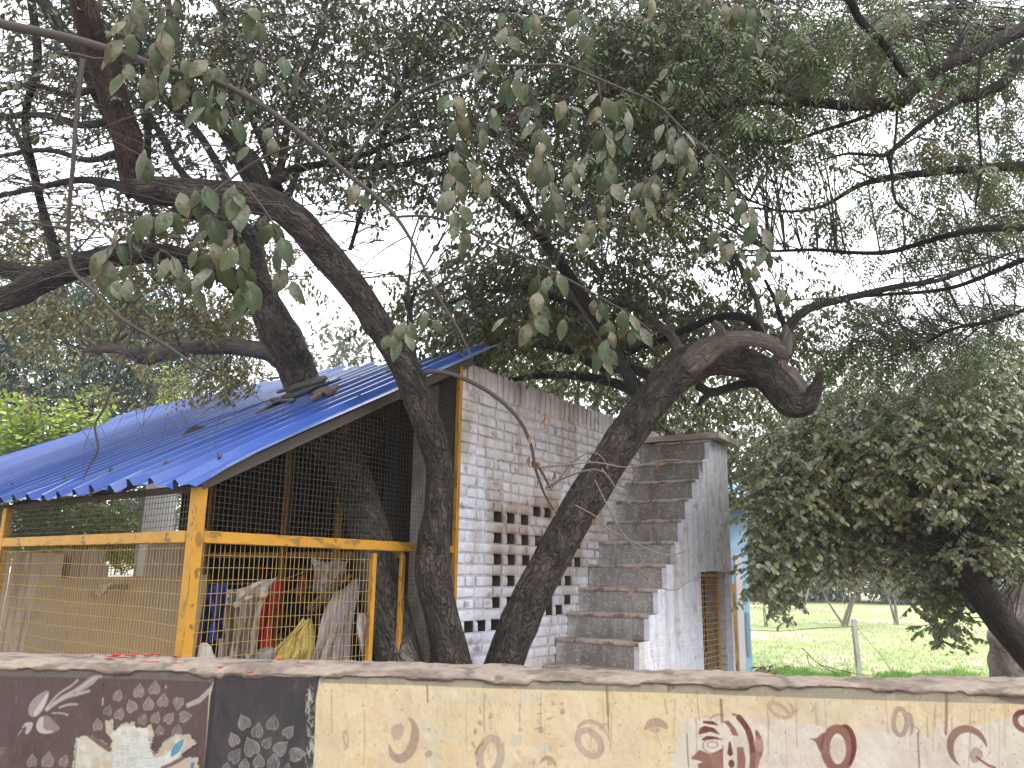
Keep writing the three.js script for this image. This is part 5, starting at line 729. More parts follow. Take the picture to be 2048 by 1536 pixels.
nl([[1960, 120, 3.4, 4.6], [1955, 230, 3.4, 4.6], [1962, 330, 3, 4.6], [1950, 420, 2, 4.6]]); nl([[1795, 210, 3.4, 4.9], [1790, 280, 3, 4.9], [1780, 340, 2, 4.9]]);
crown(neem, { seed: 231, key: 'N', y0: -100, d: (x, y) => y > 420 ? [6.3, 9] : [4.6, 8], n: 1150, bunch: 2, len: 0.26, perTwig: 4, size: 0.17, geo: 'pinnate', mat: leafMat({ transmission: .45 }), hang: 1.1, reach: 2.0, join: 0.5, gap: 0.09, singles: 200, cols: [[.07, .12, .022], [.055, .1, .018], [.09, .115, .045], [.07, .125, .025], [.1, .12, .06], [.12, .09, .045]],
  grid: ['0000000001233344', '0000000014766666', '0000000015776655', '0000000025664334', '0000000015432345', '0000000004422356', '0000000001222334', '0000000000013555', '0000000000001353'] });
// --- tree with the round dusty leaves over the field
const treeD = thing('round_leaf_tree', flat(P(2180, 1480, 8.2)), 'dark trunked tree at the right with a low umbrella of round dusty leaves', 'tree');
limb(treeD, 'D', 'trunk', [[2260, 1560, 36, 8.0], [2170, 1430, 34, 8.0], [2060, 1310, 29, 8.0], [1996, 1235, 27, 8.0], [1950, 1165, 26, 8.0], [1922, 1110, 25, 8.0], [1914, 1060, 22, 8.0], [1922, 1020, 20, 8.0], [1932, 990, 16, 8.0]], M.barkDark, { sides: 18 });
limb(treeD, 'D', 'limb', [[1930, 1000, 16, 8.0], [1900, 985, 13, 8.0], [1860, 970, 11, 8.0], [1790, 950, 8, 7.9], [1700, 950, 6, 7.8], [1610, 980, 5, 7.6], [1550, 1040, 3, 7.4]], M.barkDark); limb(treeD, 'D', 'limb', [[1930, 1000, 14, 8.0], [1970, 960, 11, 8.0], [2040, 930, 9, 7.9], [2140, 920, 7, 7.7]], M.barkDark); limb(treeD, 'D', 'limb', [[1912, 1110, 9, 8.0], [1900, 1080, 6, 8.0], [1892, 1070, 3, 8.0]], M.barkDark); limb(treeD, 'D', 'limb', [[1870, 970, 8, 8.0], [1830, 900, 7, 8.2], [1780, 860, 5, 8.4]], M.barkDark);
const dCols = [[.29, .32, .2], [.21, .26, .12], [.38, .4, .3], [.18, .23, .08], [.27, .26, .1], [.27, .3, .21]];
crown(treeD, { seed: 241, key: 'D', n: 2500, len: 0.22, perTwig: 9, size: 0.051, geo: 'round', mat: leafMat({ roughness: 0.48 }), hang: 0.7, reach: 2.4, join: 0.4, gap: -0.05, droop: 0.1, singles: 280, cols: dCols,
  blobs: [[1830, 870, 300, 75, 1, 6.6, 9.4], [1640, 950, 140, 80, 1, 6.6, 8.6], [1930, 910, 200, 110, 1, 6.4, 9.2], [1572, 1050, 62, 90, 1, 6.8, 8.2], [1670, 1035, 140, 60, .85, 7.4, 8.8], [1548, 1150, 42, 60, .8, 7, 8], [1830, 1015, 170, 80, .8, 8.2, 9.6], [1690, 1098, 70, 34, .6, 7.4, 8.4], [1900, 1120, 90, 70, .75, 8.2, 9.2], [1880, 1200, 56, 60, .85, 8.2, 9], [1895, 1255, 30, 26, .6, 8.2, 9], [2010, 1050, 110, 100, .8, 7, 9.2], [1780, 1100, 90, 40, .65, 7.6, 9], [1990, 770, 120, 80, .9, 7.4, 9.6], [2100, 980, 90, 140, 1, 7, 9]] });
{ seed(245); const tw = new MB(); for (let i = 0; i < 240; i++) { const a = P(rr(1640, 2000), rr(960, 1130), rr(7.6, 8.8)), q = [a], dir = V(rr(-1, 1), rr(-.8, .3), rr(-.6, .6)).normalize(); for (let k = 0; k < 5; k++) { dir.add(V(rr(-.4, .4), rr(-.5, .2), rr(-.4, .4))).normalize(); q.push(q[k].clone().addScaledVector(dir, rr(.06, .14))); } tw.tube(bez(q, 9), x => mix(.004, .0012, x), 4); } tw.build('bare_twigs', M.twig, treeD, 'stuff'); }
// --- gnarled grey trunk at the right edge
const treeF = thing('gnarled_tree', flat(onH(2030, 1372, 0)), 'pale grey gnarled trunk standing at the right edge of the field', 'tree');
{ const d = 11.6; limb(treeF, 'F', 'trunk', [[2046, 1400, 50, d], [2030, 1365, 44, d], [2022, 1330, 40, d], [2014, 1295, 32, d], [2012, 1265, 30, d], [2028, 1230, 38, d], [2040, 1195, 30, d], [2056, 1160, 24, d], [2062, 1110, 22, d]], M.barkPale, { sides: 22, knots: 12, bump: 1.6 }); limb(treeF, 'F', 'limb', [[2026, 1240, 18, d], [2014, 1200, 12, d], [2008, 1178, 8, d]], M.barkPale); limb(treeF, 'F', 'limb', [[2060, 1130, 18, d], [2080, 1000, 15, d], [2120, 900, 12, d]], M.barkPale);
  crown(treeF, { seed: 251, key: 'F', n: 160, len: .4, perTwig: 8, size: .09, reach: 2, cols: dCols, blobs: [[2120, 950, 120, 100, 1, 11, 13], [2060, 1060, 60, 60, .8, 11, 12.4]] }); }
// ------------------------------------------------------------ trees and shrubs farther off
function bigTree(name, base, label, cat, group, o) {                    // trunk and limbs in world metres, crown in lumps
  const t = thing(name, base, label, cat, group); seed(o.seed);
  const m = new MB(), H = o.h, top = base.clone().add(V(rr(-.3, .3), H * o.trunk, rr(-.3, .3))); m.tube(bez([base, base.clone().lerp(top, .5).add(V(rr(-.2, .2), 0, rr(-.2, .2))), top], 10), x => mix(o.r, o.r * .6, x), 10); m.build('trunk', o.bark || M.barkPale, t);
  const leaves = [];
  for (let i = 0; i < o.lumps.length; i++) {
    const [x, y, z, rx, ry] = o.lumps[i], c = base.clone().add(V(x, y, z)), lb = new MB(); lb.tube(bez([top, top.clone().lerp(c, .55).add(V(0, .3, 0)), c], 8), q => mix(o.r * .45, o.r * .08, q), 7); lb.build('limb', o.bark || M.barkPale, t);
    const n = Math.round(o.n * rx * rx * ry);
    for (let k = 0; k < n; k++) { const a = rnd() * 6.283, b = Math.acos(rr(-1, 1)), r = Math.pow(rnd(), .4), p = V(Math.sin(b) * Math.cos(a) * rx, Math.cos(b) * ry, Math.sin(b) * Math.sin(a) * rx).multiplyScalar(r * (0.75 + 0.5 * noise(Math.cos(a) * 3 + i * 7, Math.cos(b) * 3, i))).add(c); if (noise(p.x * 1.7 + 50, p.y * 1.7 + 50, Math.round(p.z)) < (o.gap ?? .35)) continue; leaves.push([p, mixCol(o.cols)]); }
  }
  const g = GEO[o.geo || 'spray'], im = new THREE.InstancedMesh(g, o.mat || M.leaf, leaves.length), col = new THREE.Color();
  leaves.forEach(([p, c], i) => { im.setMatrixAt(i, frame(p.clone().sub(base), V(rr(-1, 1), rr(-.8, .2), rr(-1, 1)), V(rr(-.7, .7), 1, rr(-.7, .7)), o.size * rr(.7, 1.3))); im.setColorAt(i, col.setRGB(...c)); });
  im.name = 'crown'; im.userData.kind = 'stuff'; im.castShadow = im.receiveShadow = true; t.add(im); return t;
}
const lumpsAt = (base, list) => list.map(([px, py, d, rx, ry]) => { const p = P(px, py, d).sub(base); return [p.x, p.y, p.z, rx, ry]; });
{
  const green = [[.075, .125, .085], [.09, .145, .095], [.06, .1, .07], [.11, .16, .1]], dusty = [[.16, .18, .12], [.13, .155, .1], [.19, .2, .145]], lime = [[.42, .52, .06], [.34, .46, .05], [.47, .55, .1], [.26, .38, .045]];
  let b = flat(P(180, 1100, 20)); bigTree('broad_tree', b, 'large bluish green tree behind the left end of the blue roof', 'tree', null, { seed: 301, h: 7, trunk: .55, r: .3, n: 95, size: .34, gap: .3, cols: green, lumps: lumpsAt(b, [[60, 800, 20, 1.9, 1.4], [200, 740, 20, 2.1, 1.5], [330, 760, 21, 1.9, 1.3], [120, 650, 20.5, 2, 1.3], [260, 620, 21, 2.2, 1.4], [-60, 700, 20, 2, 1.6], [400, 690, 22, 1.7, 1.2], [30, 560, 21, 1.9, 1.2]]) });
  b = flat(P(-200, 1100, 26)); bigTree('broad_tree', b, 'hazy green tree filling the gap low at the left edge behind the shed', 'tree', null, { seed: 302, h: 6, trunk: .5, r: .3, n: 60, size: .4, gap: .2, cols: green, lumps: lumpsAt(b, [[-120, 960, 26, 2.2, 1.8], [60, 940, 27, 2.4, 1.6], [240, 960, 27, 2.4, 1.5], [-60, 820, 26, 2.2, 1.5], [140, 1050, 26, 2.2, 1.3], [300, 1060, 26, 2, 1.2]]) });
  b = flat(P(740, 1100, 24)); bigTree('grey_tree', b, 'grey green hazy tree seen between the two left trunks above the roof', 'tree', null, { seed: 303, h: 7, trunk: .6, r: .3, n: 60, size: .36, gap: .36, cols: dusty, lumps: lumpsAt(b, [[660, 720, 24, 1.3, .8], [740, 690, 24, 1.4, .9], [820, 650, 24.5, 1.5, 1], [900, 640, 25, 1.5, 1.1], [560, 770, 25, 1.2, .7], [700, 800, 24, 1.8, .9], [960, 720, 25, 1.6, 1.1]]) });
  b = flat(P(1440, 1180, 22)); bigTree('grey_tree', b, 'hazy pale tree showing above the blue house behind the round leaved tree', 'tree', null, { seed: 304, h: 6, trunk: .6, r: .25, n: 60, size: .34, gap: .32, cols: dusty, lumps: lumpsAt(b, [[1500, 860, 22, 1.3, 1], [1600, 820, 22, 1.5, 1.1], [1720, 780, 23, 1.6, 1.2], [1840, 740, 23, 1.6, 1.2], [1960, 720, 24, 1.8, 1.3], [1480, 930, 22, 1, .8], [1380, 860, 23, 1.2, .8]]) });
  b = flat(P(1150, 1100, 16)); bigTree('shade_tree', b, 'dark leafy tree standing behind the top of the brick wall', 'tree', null, { seed: 305, h: 6, trunk: .5, r: .25, n: 80, size: .3, gap: .32, cols: [[.07, .08, .035], [.06, .075, .03], [.09, .09, .04]], lumps: lumpsAt(b, [[1040, 720, 15, 1, .6], [1160, 740, 15, 1.1, .6], [1300, 790, 15.5, 1, .5], [1100, 640, 16, 1.1, .7], [1240, 690, 16, 1.1, .6], [1400, 830, 15, .8, .5]]) });
  // bright shrub behind the left of the roof
  const sh = (name, label, s, k) => { const base = flat(P(s[0][0], 1200, s[0][2])), t = thing(name, base, label, 'shrub'); seed(k); const lv = [], st = new MB(); for (const [px, py, d, rx, ry, n] of s) { for (let i = 0; i < n; i++) { const x = px + rr(-1, 1) * rx, y0 = py + ry, p0 = P(x + rr(-20, 20), y0 + 40, d + rr(-.4, .4)), p1 = P(x, py + rr(-1, .7) * ry, d + rr(-.4, .4)), path = bez([p0, p0.clone().lerp(p1, .5).add(V(rr(-.1, .1), 0, rr(-.1, .1))), p1], 10); st.tube(path, q => mix(.007, .002, q), 4); for (let j = 2; j < path.length; j++) for (let q = 0; q < 4; q++) lv.push([path[j].clone().add(V(rr(-.1, .1), rr(-.05, .05), rr(-.1, .1))), mixCol(lime)]); } }
    st.build('stem', M.twigPale, t); const im = new THREE.InstancedMesh(GEO.round, leafMat({ transmission: .45 }), lv.length), c = new THREE.Color(); lv.forEach(([p, q], i) => { im.setMatrixAt(i, frame(p.sub(base), V(rr(-1, 1), rr(-.2, .8), rr(-1, 1)), V(rr(-.6, .6), 1, rr(-.6, .6)), rr(.06, .11))); im.setColorAt(i, c.setRGB(...q)); }); im.name = 'foliage'; im.userData.kind = 'stuff'; t.add(im); };
  sh('bright_shrub', 'bright lime green shrub rising behind the left end of the blue roof', [[30, 850, 12, 40, 70, 26], [100, 850, 12.2, 50, 50, 26], [160, 860, 12.4, 50, 36, 24], [-40, 880, 12, 50, 60, 20], [190, 830, 13, 30, 60, 16]], 311); sh('bright_shrub', 'small patch of bright lime leaves above the middle of the blue roof', [[346, 790, 14.5, 24, 60, 20], [330, 830, 14.6, 50, 16, 14]], 312);
  // leaves that show through the back of the shed
  sh('back_shrub', 'sunlit green bush seen through the upper mesh at the left of the shed', [[180, 1010, 10.5, 160, 70, 70], [60, 1040, 10.3, 120, 70, 40], [240, 1060, 10.2, 60, 50, 24]], 313);
}
{ // field trees, small and bare
  seed(321);
  const small = (px, py, label, k, h, s, n, g) => { const base = onH(px, py, 0), t = thing('field_tree', base, label, 'tree', 'small trees out in the field'); seed(k); const m = new MB(), tips = []; for (let i = 0; i < 4; i++) { const a = rnd() * 6.28, e = base.clone().add(V(Math.cos(a) * h * .22 * s, h * rr(.45, .75), Math.sin(a) * h * .3)), p = bez([base.clone().add(V(rr(-.1, .1), 0, 0)), base.clone().lerp(e, .5).add(V(rr(-.2, .2), .1, 0)), e], 8); m.tube(p, x => mix(.045, .015, x) * h / 3, 6); for (let j = 0; j < 6; j++) { const f = e.clone().add(V(rr(-1, 1) * h * .3 * s, rr(-.1, .35) * h, rr(-1, 1) * h * .3)); m.tube(bez([p[4 + j % 4], p[6].clone().lerp(f, .5).add(V(0, .1, 0)), f], 6), x => mix(.014, .005, x) * h / 3, 4); tips.push(f); } } m.build('trunk', M.fieldBark ??= std({ color: lin(.24, .21, .18) }), t);
    const im = new THREE.InstancedMesh(GEO.spray, M.leaf, n), c = new THREE.Color(); for (let i = 0; i < n; i++) { const p = pick(tips).clone().add(V(rr(-.4, .4), rr(-.3, .3), rr(-.4, .4)).multiplyScalar(h / 3)).sub(base); im.setMatrixAt(i, frame(p, V(rr(-1, 1), rr(-.6, .3), rr(-1, 1)), V(rr(-.5, .5), 1, rr(-.5, .5)), rr(.2, .4) * h / 3)); im.setColorAt(i, c.setRGB(...mixCol(g))); } im.name = 'crown'; im.userData.kind = 'stuff'; t.add(im); };
  const dry = [[.2, .17, .12], [.16, .16, .09]], gr = [[.12, .15, .07], [.1, .13, .06]];
  small(1530, 1254, 'small bare brown tree in the field nearest the blue house', 322, 1.8, 1, 160, dry); small(1690, 1252, 'spreading bare tree with several pinkish stems in the middle of the field', 323, 2.8, 1.2, 420, dry); small(1796, 1250, 'slim young green tree right of the spreading bare tree in the field', 324, 2.6, .8, 420, gr);   small(1610, 1222, 'far yellowish tree at the back of the field', 327, 4.2, 1, 420, [[.2, .2, .06], [.16, .17, .06]]);
  // wood at the far side of the field
  seed(331); const base = V(22, 0, -52), t = new THREE.Group(), n = 8000, im = new THREE.InstancedMesh(GEO.spray, M.leafFar, n), c = new THREE.Color();
  const bushes = Array.from({ length: 60 }, (_, i) => V(6 + i * .8 + rr(-1, 1), 0, -50 - rnd() * 14)), hh = bushes.map(() => rr(3.5, 8)); const st = new MB(); bushes.forEach((b, i) => st.tube([b, b.clone().add(V(rr(-.3, .3), hh[i] * .5, 0)), b.clone().add(V(rr(-.5, .5), hh[i] * .8, 0))], x => mix(.1, .03, x), 5));
  for (let i = 0; i < n; i++) { const k = Math.floor(rnd() * 60), b = bushes[k], h = hh[k], y = Math.pow(rnd(), .8) * h, w = h * .42 * Math.sqrt(clamp(1.05 - Math.abs(y / h - .45) * 1.2)); im.setMatrixAt(i, frame(b.clone().add(V(rr(-1, 1) * w, y, rr(-1, 1) * w)), V(rr(-1, 1), rr(-.6, .2), rr(-1, 1)), V(rr(-.5, .5), 1, rr(-.5, .5)), rr(.7, 1.5))); im.setColorAt(i, c.setRGB(...mixCol([[.11, .13, .09], [.14, .15, .1], [.1, .12, .09]]))); }
  im.name = numbered('far_wood'); im.userData.kind = 'stuff'; im.userData.label = 'hazy line of trees along the far side of the field'; im.userData.category = 'wood'; scene.add(im);
  const sm = st.build('far_wood_trunks', M.barkPale, scene, 'stuff'); sm.userData.label = 'pale stems under the hazy line of trees beyond the field'; sm.userData.category = 'wood';
  // crop and weeds
  seed(341); const tuft = (() => { const m = new MB(); for (let i = 0; i < 7; i++) { const a = i * 0.9, l = rr(.6, 1.1), d = V(Math.cos(a) * .45, 0, Math.sin(a) * .45); m.tri(V(d.z * .12, 0, -d.x * .12), V(-d.z * .12, 0, d.x * .12), d.clone().setY(l)); } return m.geo(); })();
  const N = 20000, cr = new THREE.InstancedMesh(tuft, leafMat({ transmission: .35 }), N); let i = 0; while (i < N) { const z = -13 - Math.pow(rnd(), 1.6) * 30, x = 2.4 + rnd() * (-z) * .75, p = fbm(x * .35, z * .5, 343, 3); if (p < .5 - .12 * sstep(-18, -26, z)) { if (rnd() < .8) continue; } const big = z > -14.2 && p > .55 ? 1.6 : 1; cr.setMatrixAt(i, frame(V(x, 0, z), V(1, 0, rr(-1, 1)), UP, rr(.035, .09) * big)); cr.setColorAt(i, c.setRGB(...mixCol([[.36, .48, .18], [.42, .5, .24], [.46, .48, .28]]))); i++; }
  cr.name = numbered('crop'); cr.userData.kind = 'stuff'; cr.userData.label = 'sparse low green crop covering the field'; cr.userData.category = 'crop'; scene.add(cr);
  const NG = 2600, gs = new THREE.InstancedMesh(tuft, leafMat({ transmission: .4 }), NG); for (let k = 0; k < NG; k++) { const px = rnd() < .5 ? rr(1520, 1700) : rr(1750, 1960), d = onH(px, 1352 + rr(0, 26), 0); gs.setMatrixAt(k, frame(d, V(1, 0, rr(-1, 1)), UP, rr(.06, .17) * (0.4 + fbm(px / 40, 2, 9, 3)))); gs.setColorAt(k, c.setRGB(...mixCol([[.2, .4, .05], [.27, .46, .08], [.16, .32, .05]]))); }
  gs.name = numbered('verge_grass'); gs.userData.kind = 'stuff'; gs.userData.label = 'bright green weeds along the near edge of the field'; gs.userData.category = 'grass'; scene.add(gs);
}
{ // blue house behind the staircase
  const c = onH(1506, 1344, 0), h = thing('blue_house', c, 'pale blue house with a light blue roof half hidden behind the staircase', 'house'); seed(351);
  const D = c.clone().setY(EYE).distanceTo(CAM), px = F / D * 1.0, L = V(-1, 0, -0.1).normalize(), Bk = V(0.1, 0, -1).normalize(), hy = onPlane(1478, 1016, c, V(0.1, 0, 1)).y, paint = std({ map: tex(256, 256, (u, v) => lerp3(rgb(168, 202, 226), rgb(140, 180, 210), fbm(u * 6, v * 6, 91, 4))) });
  const w = new MB(); w.box(c.clone().addScaledVector(L, 2).addScaledVector(Bk, 1.5).setY(hy / 2), L.clone().multiplyScalar(2), V(0, hy / 2, 0), Bk.clone().multiplyScalar(1.5)); w.build('wall', paint, h);
  const e = new MB(); e.box(c.clone().addScaledVector(L, 1.85).addScaledVector(Bk, -.1).setY(hy + .06), L.clone().multiplyScalar(2.1), V(0, .08, 0), Bk.clone().multiplyScalar(.3)); e.build('eave_board', std({ color: lin(.12, .06, .05) }), h);
  const r = new MB(), p = (x, y, z) => c.clone().addScaledVector(L, x).addScaledVector(Bk, z).setY(y), top = onPlane(1480, 968, c.clone().addScaledVector(Bk, 2.2), V(.1, 0, 1)).y; r.grid(60, 4, (x, y) => p(-.3 + x * 4.4, mix(hy + .17, top, y) + .025 * Math.sin(x * 120), -.5 + y * 2.7), (x, y) => [x, y]); r.build('roof', std({ color: lin(.2, .42, .62), roughness: .5 }), h);
  const wn = new MB(); wn.box(c.clone().addScaledVector(L, .05).addScaledVector(Bk, -.012).setY(.62), L.clone().multiplyScalar(.028), V(0, .36, 0), Bk.clone().multiplyScalar(.012)); wn.build('niche', std({ color: lin(.22, .32, .4) }), h);
  const pk = new MB(); pk.box(c.clone().addScaledVector(L, .17).addScaledVector(Bk, -.02).setY(hy / 2 - .4), L.clone().multiplyScalar(.05), V(0, hy / 2 - .4, 0), Bk.clone().multiplyScalar(.02)); pk.build('pilaster', std({ color: lin(.62, .55, .58) }), h);
  const g = new MB(), gp = onH(1474, 1352, 0).lerp(CAM.clone().setY(0), .06); g.bar(gp, gp.clone().setY(onPlane(1470, 1168, gp, V(0, 0, 1)).y), .07, .05, V(1, 0, 0)); const gt = thing('yellow_post', gp, 'yellow gate post between the staircase and the blue house', 'post'); g.build('post', M.yellow, gt);
}
// ------------------------------------------------------------ near hanging branches with large dusty leaves
M.nearLeaf = [0, 1, 2, 3, 4].map(k => leafMat({ color: lin(.43, .45, .41), transmission: .15, roughness: .8, map: tex(96, 192, (u, v) => {
  const mid = Math.abs(u - .5), vein = sstep(.05, .0, mid) * .5 + sstep(.02, 0, Math.abs(((v * 7 + mid * 5) % 1) - .5) - .44) * .18, n = fbm(u * 4 + k * 9, v * 7, k, 4), f = fbm(u * 30, v * 40, k + 3, 2);
  let c = lerp3(k === 4 ? rgb(150, 120, 74) : rgb(56, 88, 50), k === 1 ? rgb(84, 100, 48) : rgb(44, 76, 42), n); c = lerp3(c, rgb(150, 150, 110), vein * .5);
  const dust = sstep([.75, .55, .95, .4, .8][k], [.1, -.1, .35, -.2, .2][k], v + (n - .5) * .7) * .85 + .12; c = lerp3(c, lerp3(rgb(178, 170, 158), rgb(154, 152, 142), n), clamp(dust * (.75 + f * .4)));
  return lerp3(c, rgb(138, 96, 72), sstep(.68, .8, fbm(u * 5 + 7 * k, v * 6, k + 9, 3)) * .8); }) }));
M.nearTwig = std({ color: lin(.055, .049, .044) });
const bigLeaves = [leafGeo(1, .56, .18, .15, [[0, 0], [.06, .1], [.2, .62], [.42, 1], [.66, .86], [.86, .42], [1, 0]]), leafGeo(1, .5, .4, .35, [[0, 0], [.06, .1], [.22, .66], [.45, 1], [.7, .8], [.88, .4], [1, 0]]), leafGeo(1, .6, -.22, .45, [[0, 0], [.06, .1], [.18, .6], [.4, 1], [.64, .9], [.85, .5], [1, 0]]), leafGeo(1, .46, .5, -.2, [[0, 0], [.06, .1], [.22, .7], [.48, 1], [.72, .74], [.9, .34], [1, 0]])];
function spray(name, label, stems, leafSets) {
  const root = P(...stems[0][0].slice(0, 2), stems[0][0][3]), t = thing(name, root, label, 'branch');
  for (const s of stems) { limb(t, 'near', s[0][2] > 4 ? 'branch' : 'twig', s.map(q => [q[0], q[1], q[2] * .85, q[3]]), M.nearTwig, { bump: .35, sides: 8, step: .02, knots: 3 }); }
  for (const [pts, n, size, d, opt = {}] of leafSets) {                     // leaves hung along a fine hanging twig
    const path = bez(pts.map((p, i) => P(p[0], p[1], d + (p[2] || 0))), 40); if (!opt.noTwig) { const m = new MB(); m.tube(path, x => mix(.0022, .001, x), 5); m.build('twig', M.nearTwig, t); }
    for (let i = 0; i < n; i++) {
      const a = path[Math.min(40, Math.floor((opt.from ?? .08) * 40 + (1 - (opt.from ?? .08)) * 40 * (i + .5 * rnd()) / Math.max(1, n - .5)))], side = i % 2 ? 1 : -1, x = V(side * rr(.05, .5) + (opt.dx || 0), -rr(.7, 1), rr(-.35, .35)), s = size / F * d * rr(.68, 1.1), m = frame(a.clone().add(V(side * .004, 0, rr(-.02, .02))).sub(root), x, V(rr(-.6, .6), rr(0, .5), rr(.5, 1.2)), s);
      const q = new THREE.Mesh(pick(bigLeaves), pick(M.nearLeaf)); m.decompose(q.position, q.quaternion, q.scale); q.name = 'leaf'; q.castShadow = q.receiveShadow = true; t.add(q);
    }
  }
}
seed(401);
const D1 = 2.15;
spray('hanging_branch', 'near grey branch hanging from the top left with large dusty leaves', [
  [[-60, 30, 13, D1 + .1], [20, 52, 12, D1 + .1], [120, 72, 11, D1 + .08], [250, 108, 9, D1 + .05], [330, 138, 8, D1], [430, 162, 7, D1], [500, 196, 7, D1], [560, 236, 7, D1], [640, 300, 6.5, D1], [700, 352, 6, D1], [745, 388, 5.5, D1], [790, 432, 5, D1], [822, 480, 4, D1], [850, 540, 3.5, D1], [878, 596, 3, D1], [915, 655, 2.6, D1], [944, 716, 2, D1]],
  [[790, 434, 3.4, D1], [850, 432, 3.4, D1], [905, 446, 3.2, D1], [965, 478, 3, D1], [1060, 520, 2.6, D1], [1150, 566, 2.4, D1], [1210, 600, 2.2, D1], [1270, 636, 2, D1], [1310, 670, 1.4, D1]],
  [[620, 286, 3, D1], [560, 300, 3, D1], [500, 330, 3, D1], [430, 382, 2.8, D1 - .02], [360, 432, 2.6, D1 - .03], [300, 452, 2.4, D1 - .04], [266, 470, 2, D1 - .05], [262, 520, 1.6, D1 - .05]],
  [[486, 366, 2.6, D1 - .02], [520, 408, 2.4, D1 - .02], [548, 450, 2.2, D1 - .02], [568, 500, 1.8, D1 - .02], [576, 545, 1.4, D1 - .02]],
  [[250, 108, 3, D1], [200, 118, 3, D1], [150, 108, 2.6, D1], [110, 104, 2, D1]], [[700, 420, 2, D1], [650, 370, 2, D1], [600, 330, 1.8, D1], [545, 310, 1.6, D1]],
  [[266, 475, 1.8, D1 - .05], [280, 510, 1.6, D1 - .05], [310, 540, 1.4, D1 - .05], [352, 545, 1.2, D1 - .05]]
], [
  [[[250, 100], [262, 40], [270, -10]], 6, 62, D1], [[[320, 130], [330, 60], [350, 0]], 8, 62, D1], [[[330, 138], [380, 120], [430, 130], [440, 150]], 8, 58, D1], [[[300, 130], [310, 180], [318, 200]], 3, 60, D1], [[[430, 165], [450, 200], [470, 240]], 4, 56, D1], [[[480, 190], [520, 60], [500, 20]], 6, 52, D1], [[[500, 200], [540, 160], [600, 130], [560, 120]], 4, 50, D1], [[[560, 240], [540, 280], [500, 300]], 3, 44, D1],
  [[[360, 130], [400, 190], [420, 220]], 5, 64, D1], [[[240, 90], [250, 140]], 3, 66, D1],
  [[[430, 382], [400, 370], [360, 390]], 4, 66, D1 - .03], [[[360, 432], [330, 420], [300, 430], [230, 462]], 8, 62, D1 - .04], [[[300, 452], [250, 470], [215, 500], [200, 530]], 7, 62, D1 - .05], [[[486, 366], [470, 390], [490, 410]], 4, 70, D1 - .02], [[[520, 408], [548, 450], [568, 500], [576, 560]], 8, 62, D1 - .02], [[[420, 400], [420, 450], [430, 500], [424, 540]], 7, 68, D1 - .03], [[[470, 440], [480, 500], [488, 560], [510, 600]], 9, 66, D1 - .02], [[[320, 500], [340, 510], [352, 545]], 4, 52, D1 - .05], [[[262, 520], [250, 560], [230, 570]], 4, 50, D1 - .05], [[[390, 480], [410, 540], [390, 580]], 4, 60, D1 - .02], [[[290, 260], [286, 300], [282, 310]], 2, 60, D1],
  [[[720, 366], [716, 380], [716, 392]], 3, 48, D1], [[[815, 636], [818, 650], [800, 676]], 5, 50, D1], [[[780, 660], [786, 680]], 2, 46, D1], [[[860, 620], [864, 640]], 2, 46, D1],
  [[[930, 590], [940, 598]], 1, 52, D1], [[[1075, 528], [1080, 580], [1074, 620], [1060, 648]], 7, 50, D1], [[[1100, 545], [1110, 552]], 2, 52, D1], [[[1015, 640], [1010, 632]], 1, 40, D1], [[[1130, 630], [1140, 642]], 1, 46, D1], [[[1200, 600], [1216, 650], [1212, 690], [1190, 720]], 8, 50, D1], [[[1240, 616], [1262, 640], [1280, 660]], 6, 46, D1], [[[1190, 590], [1200, 610]], 2, 46, D1]
]);
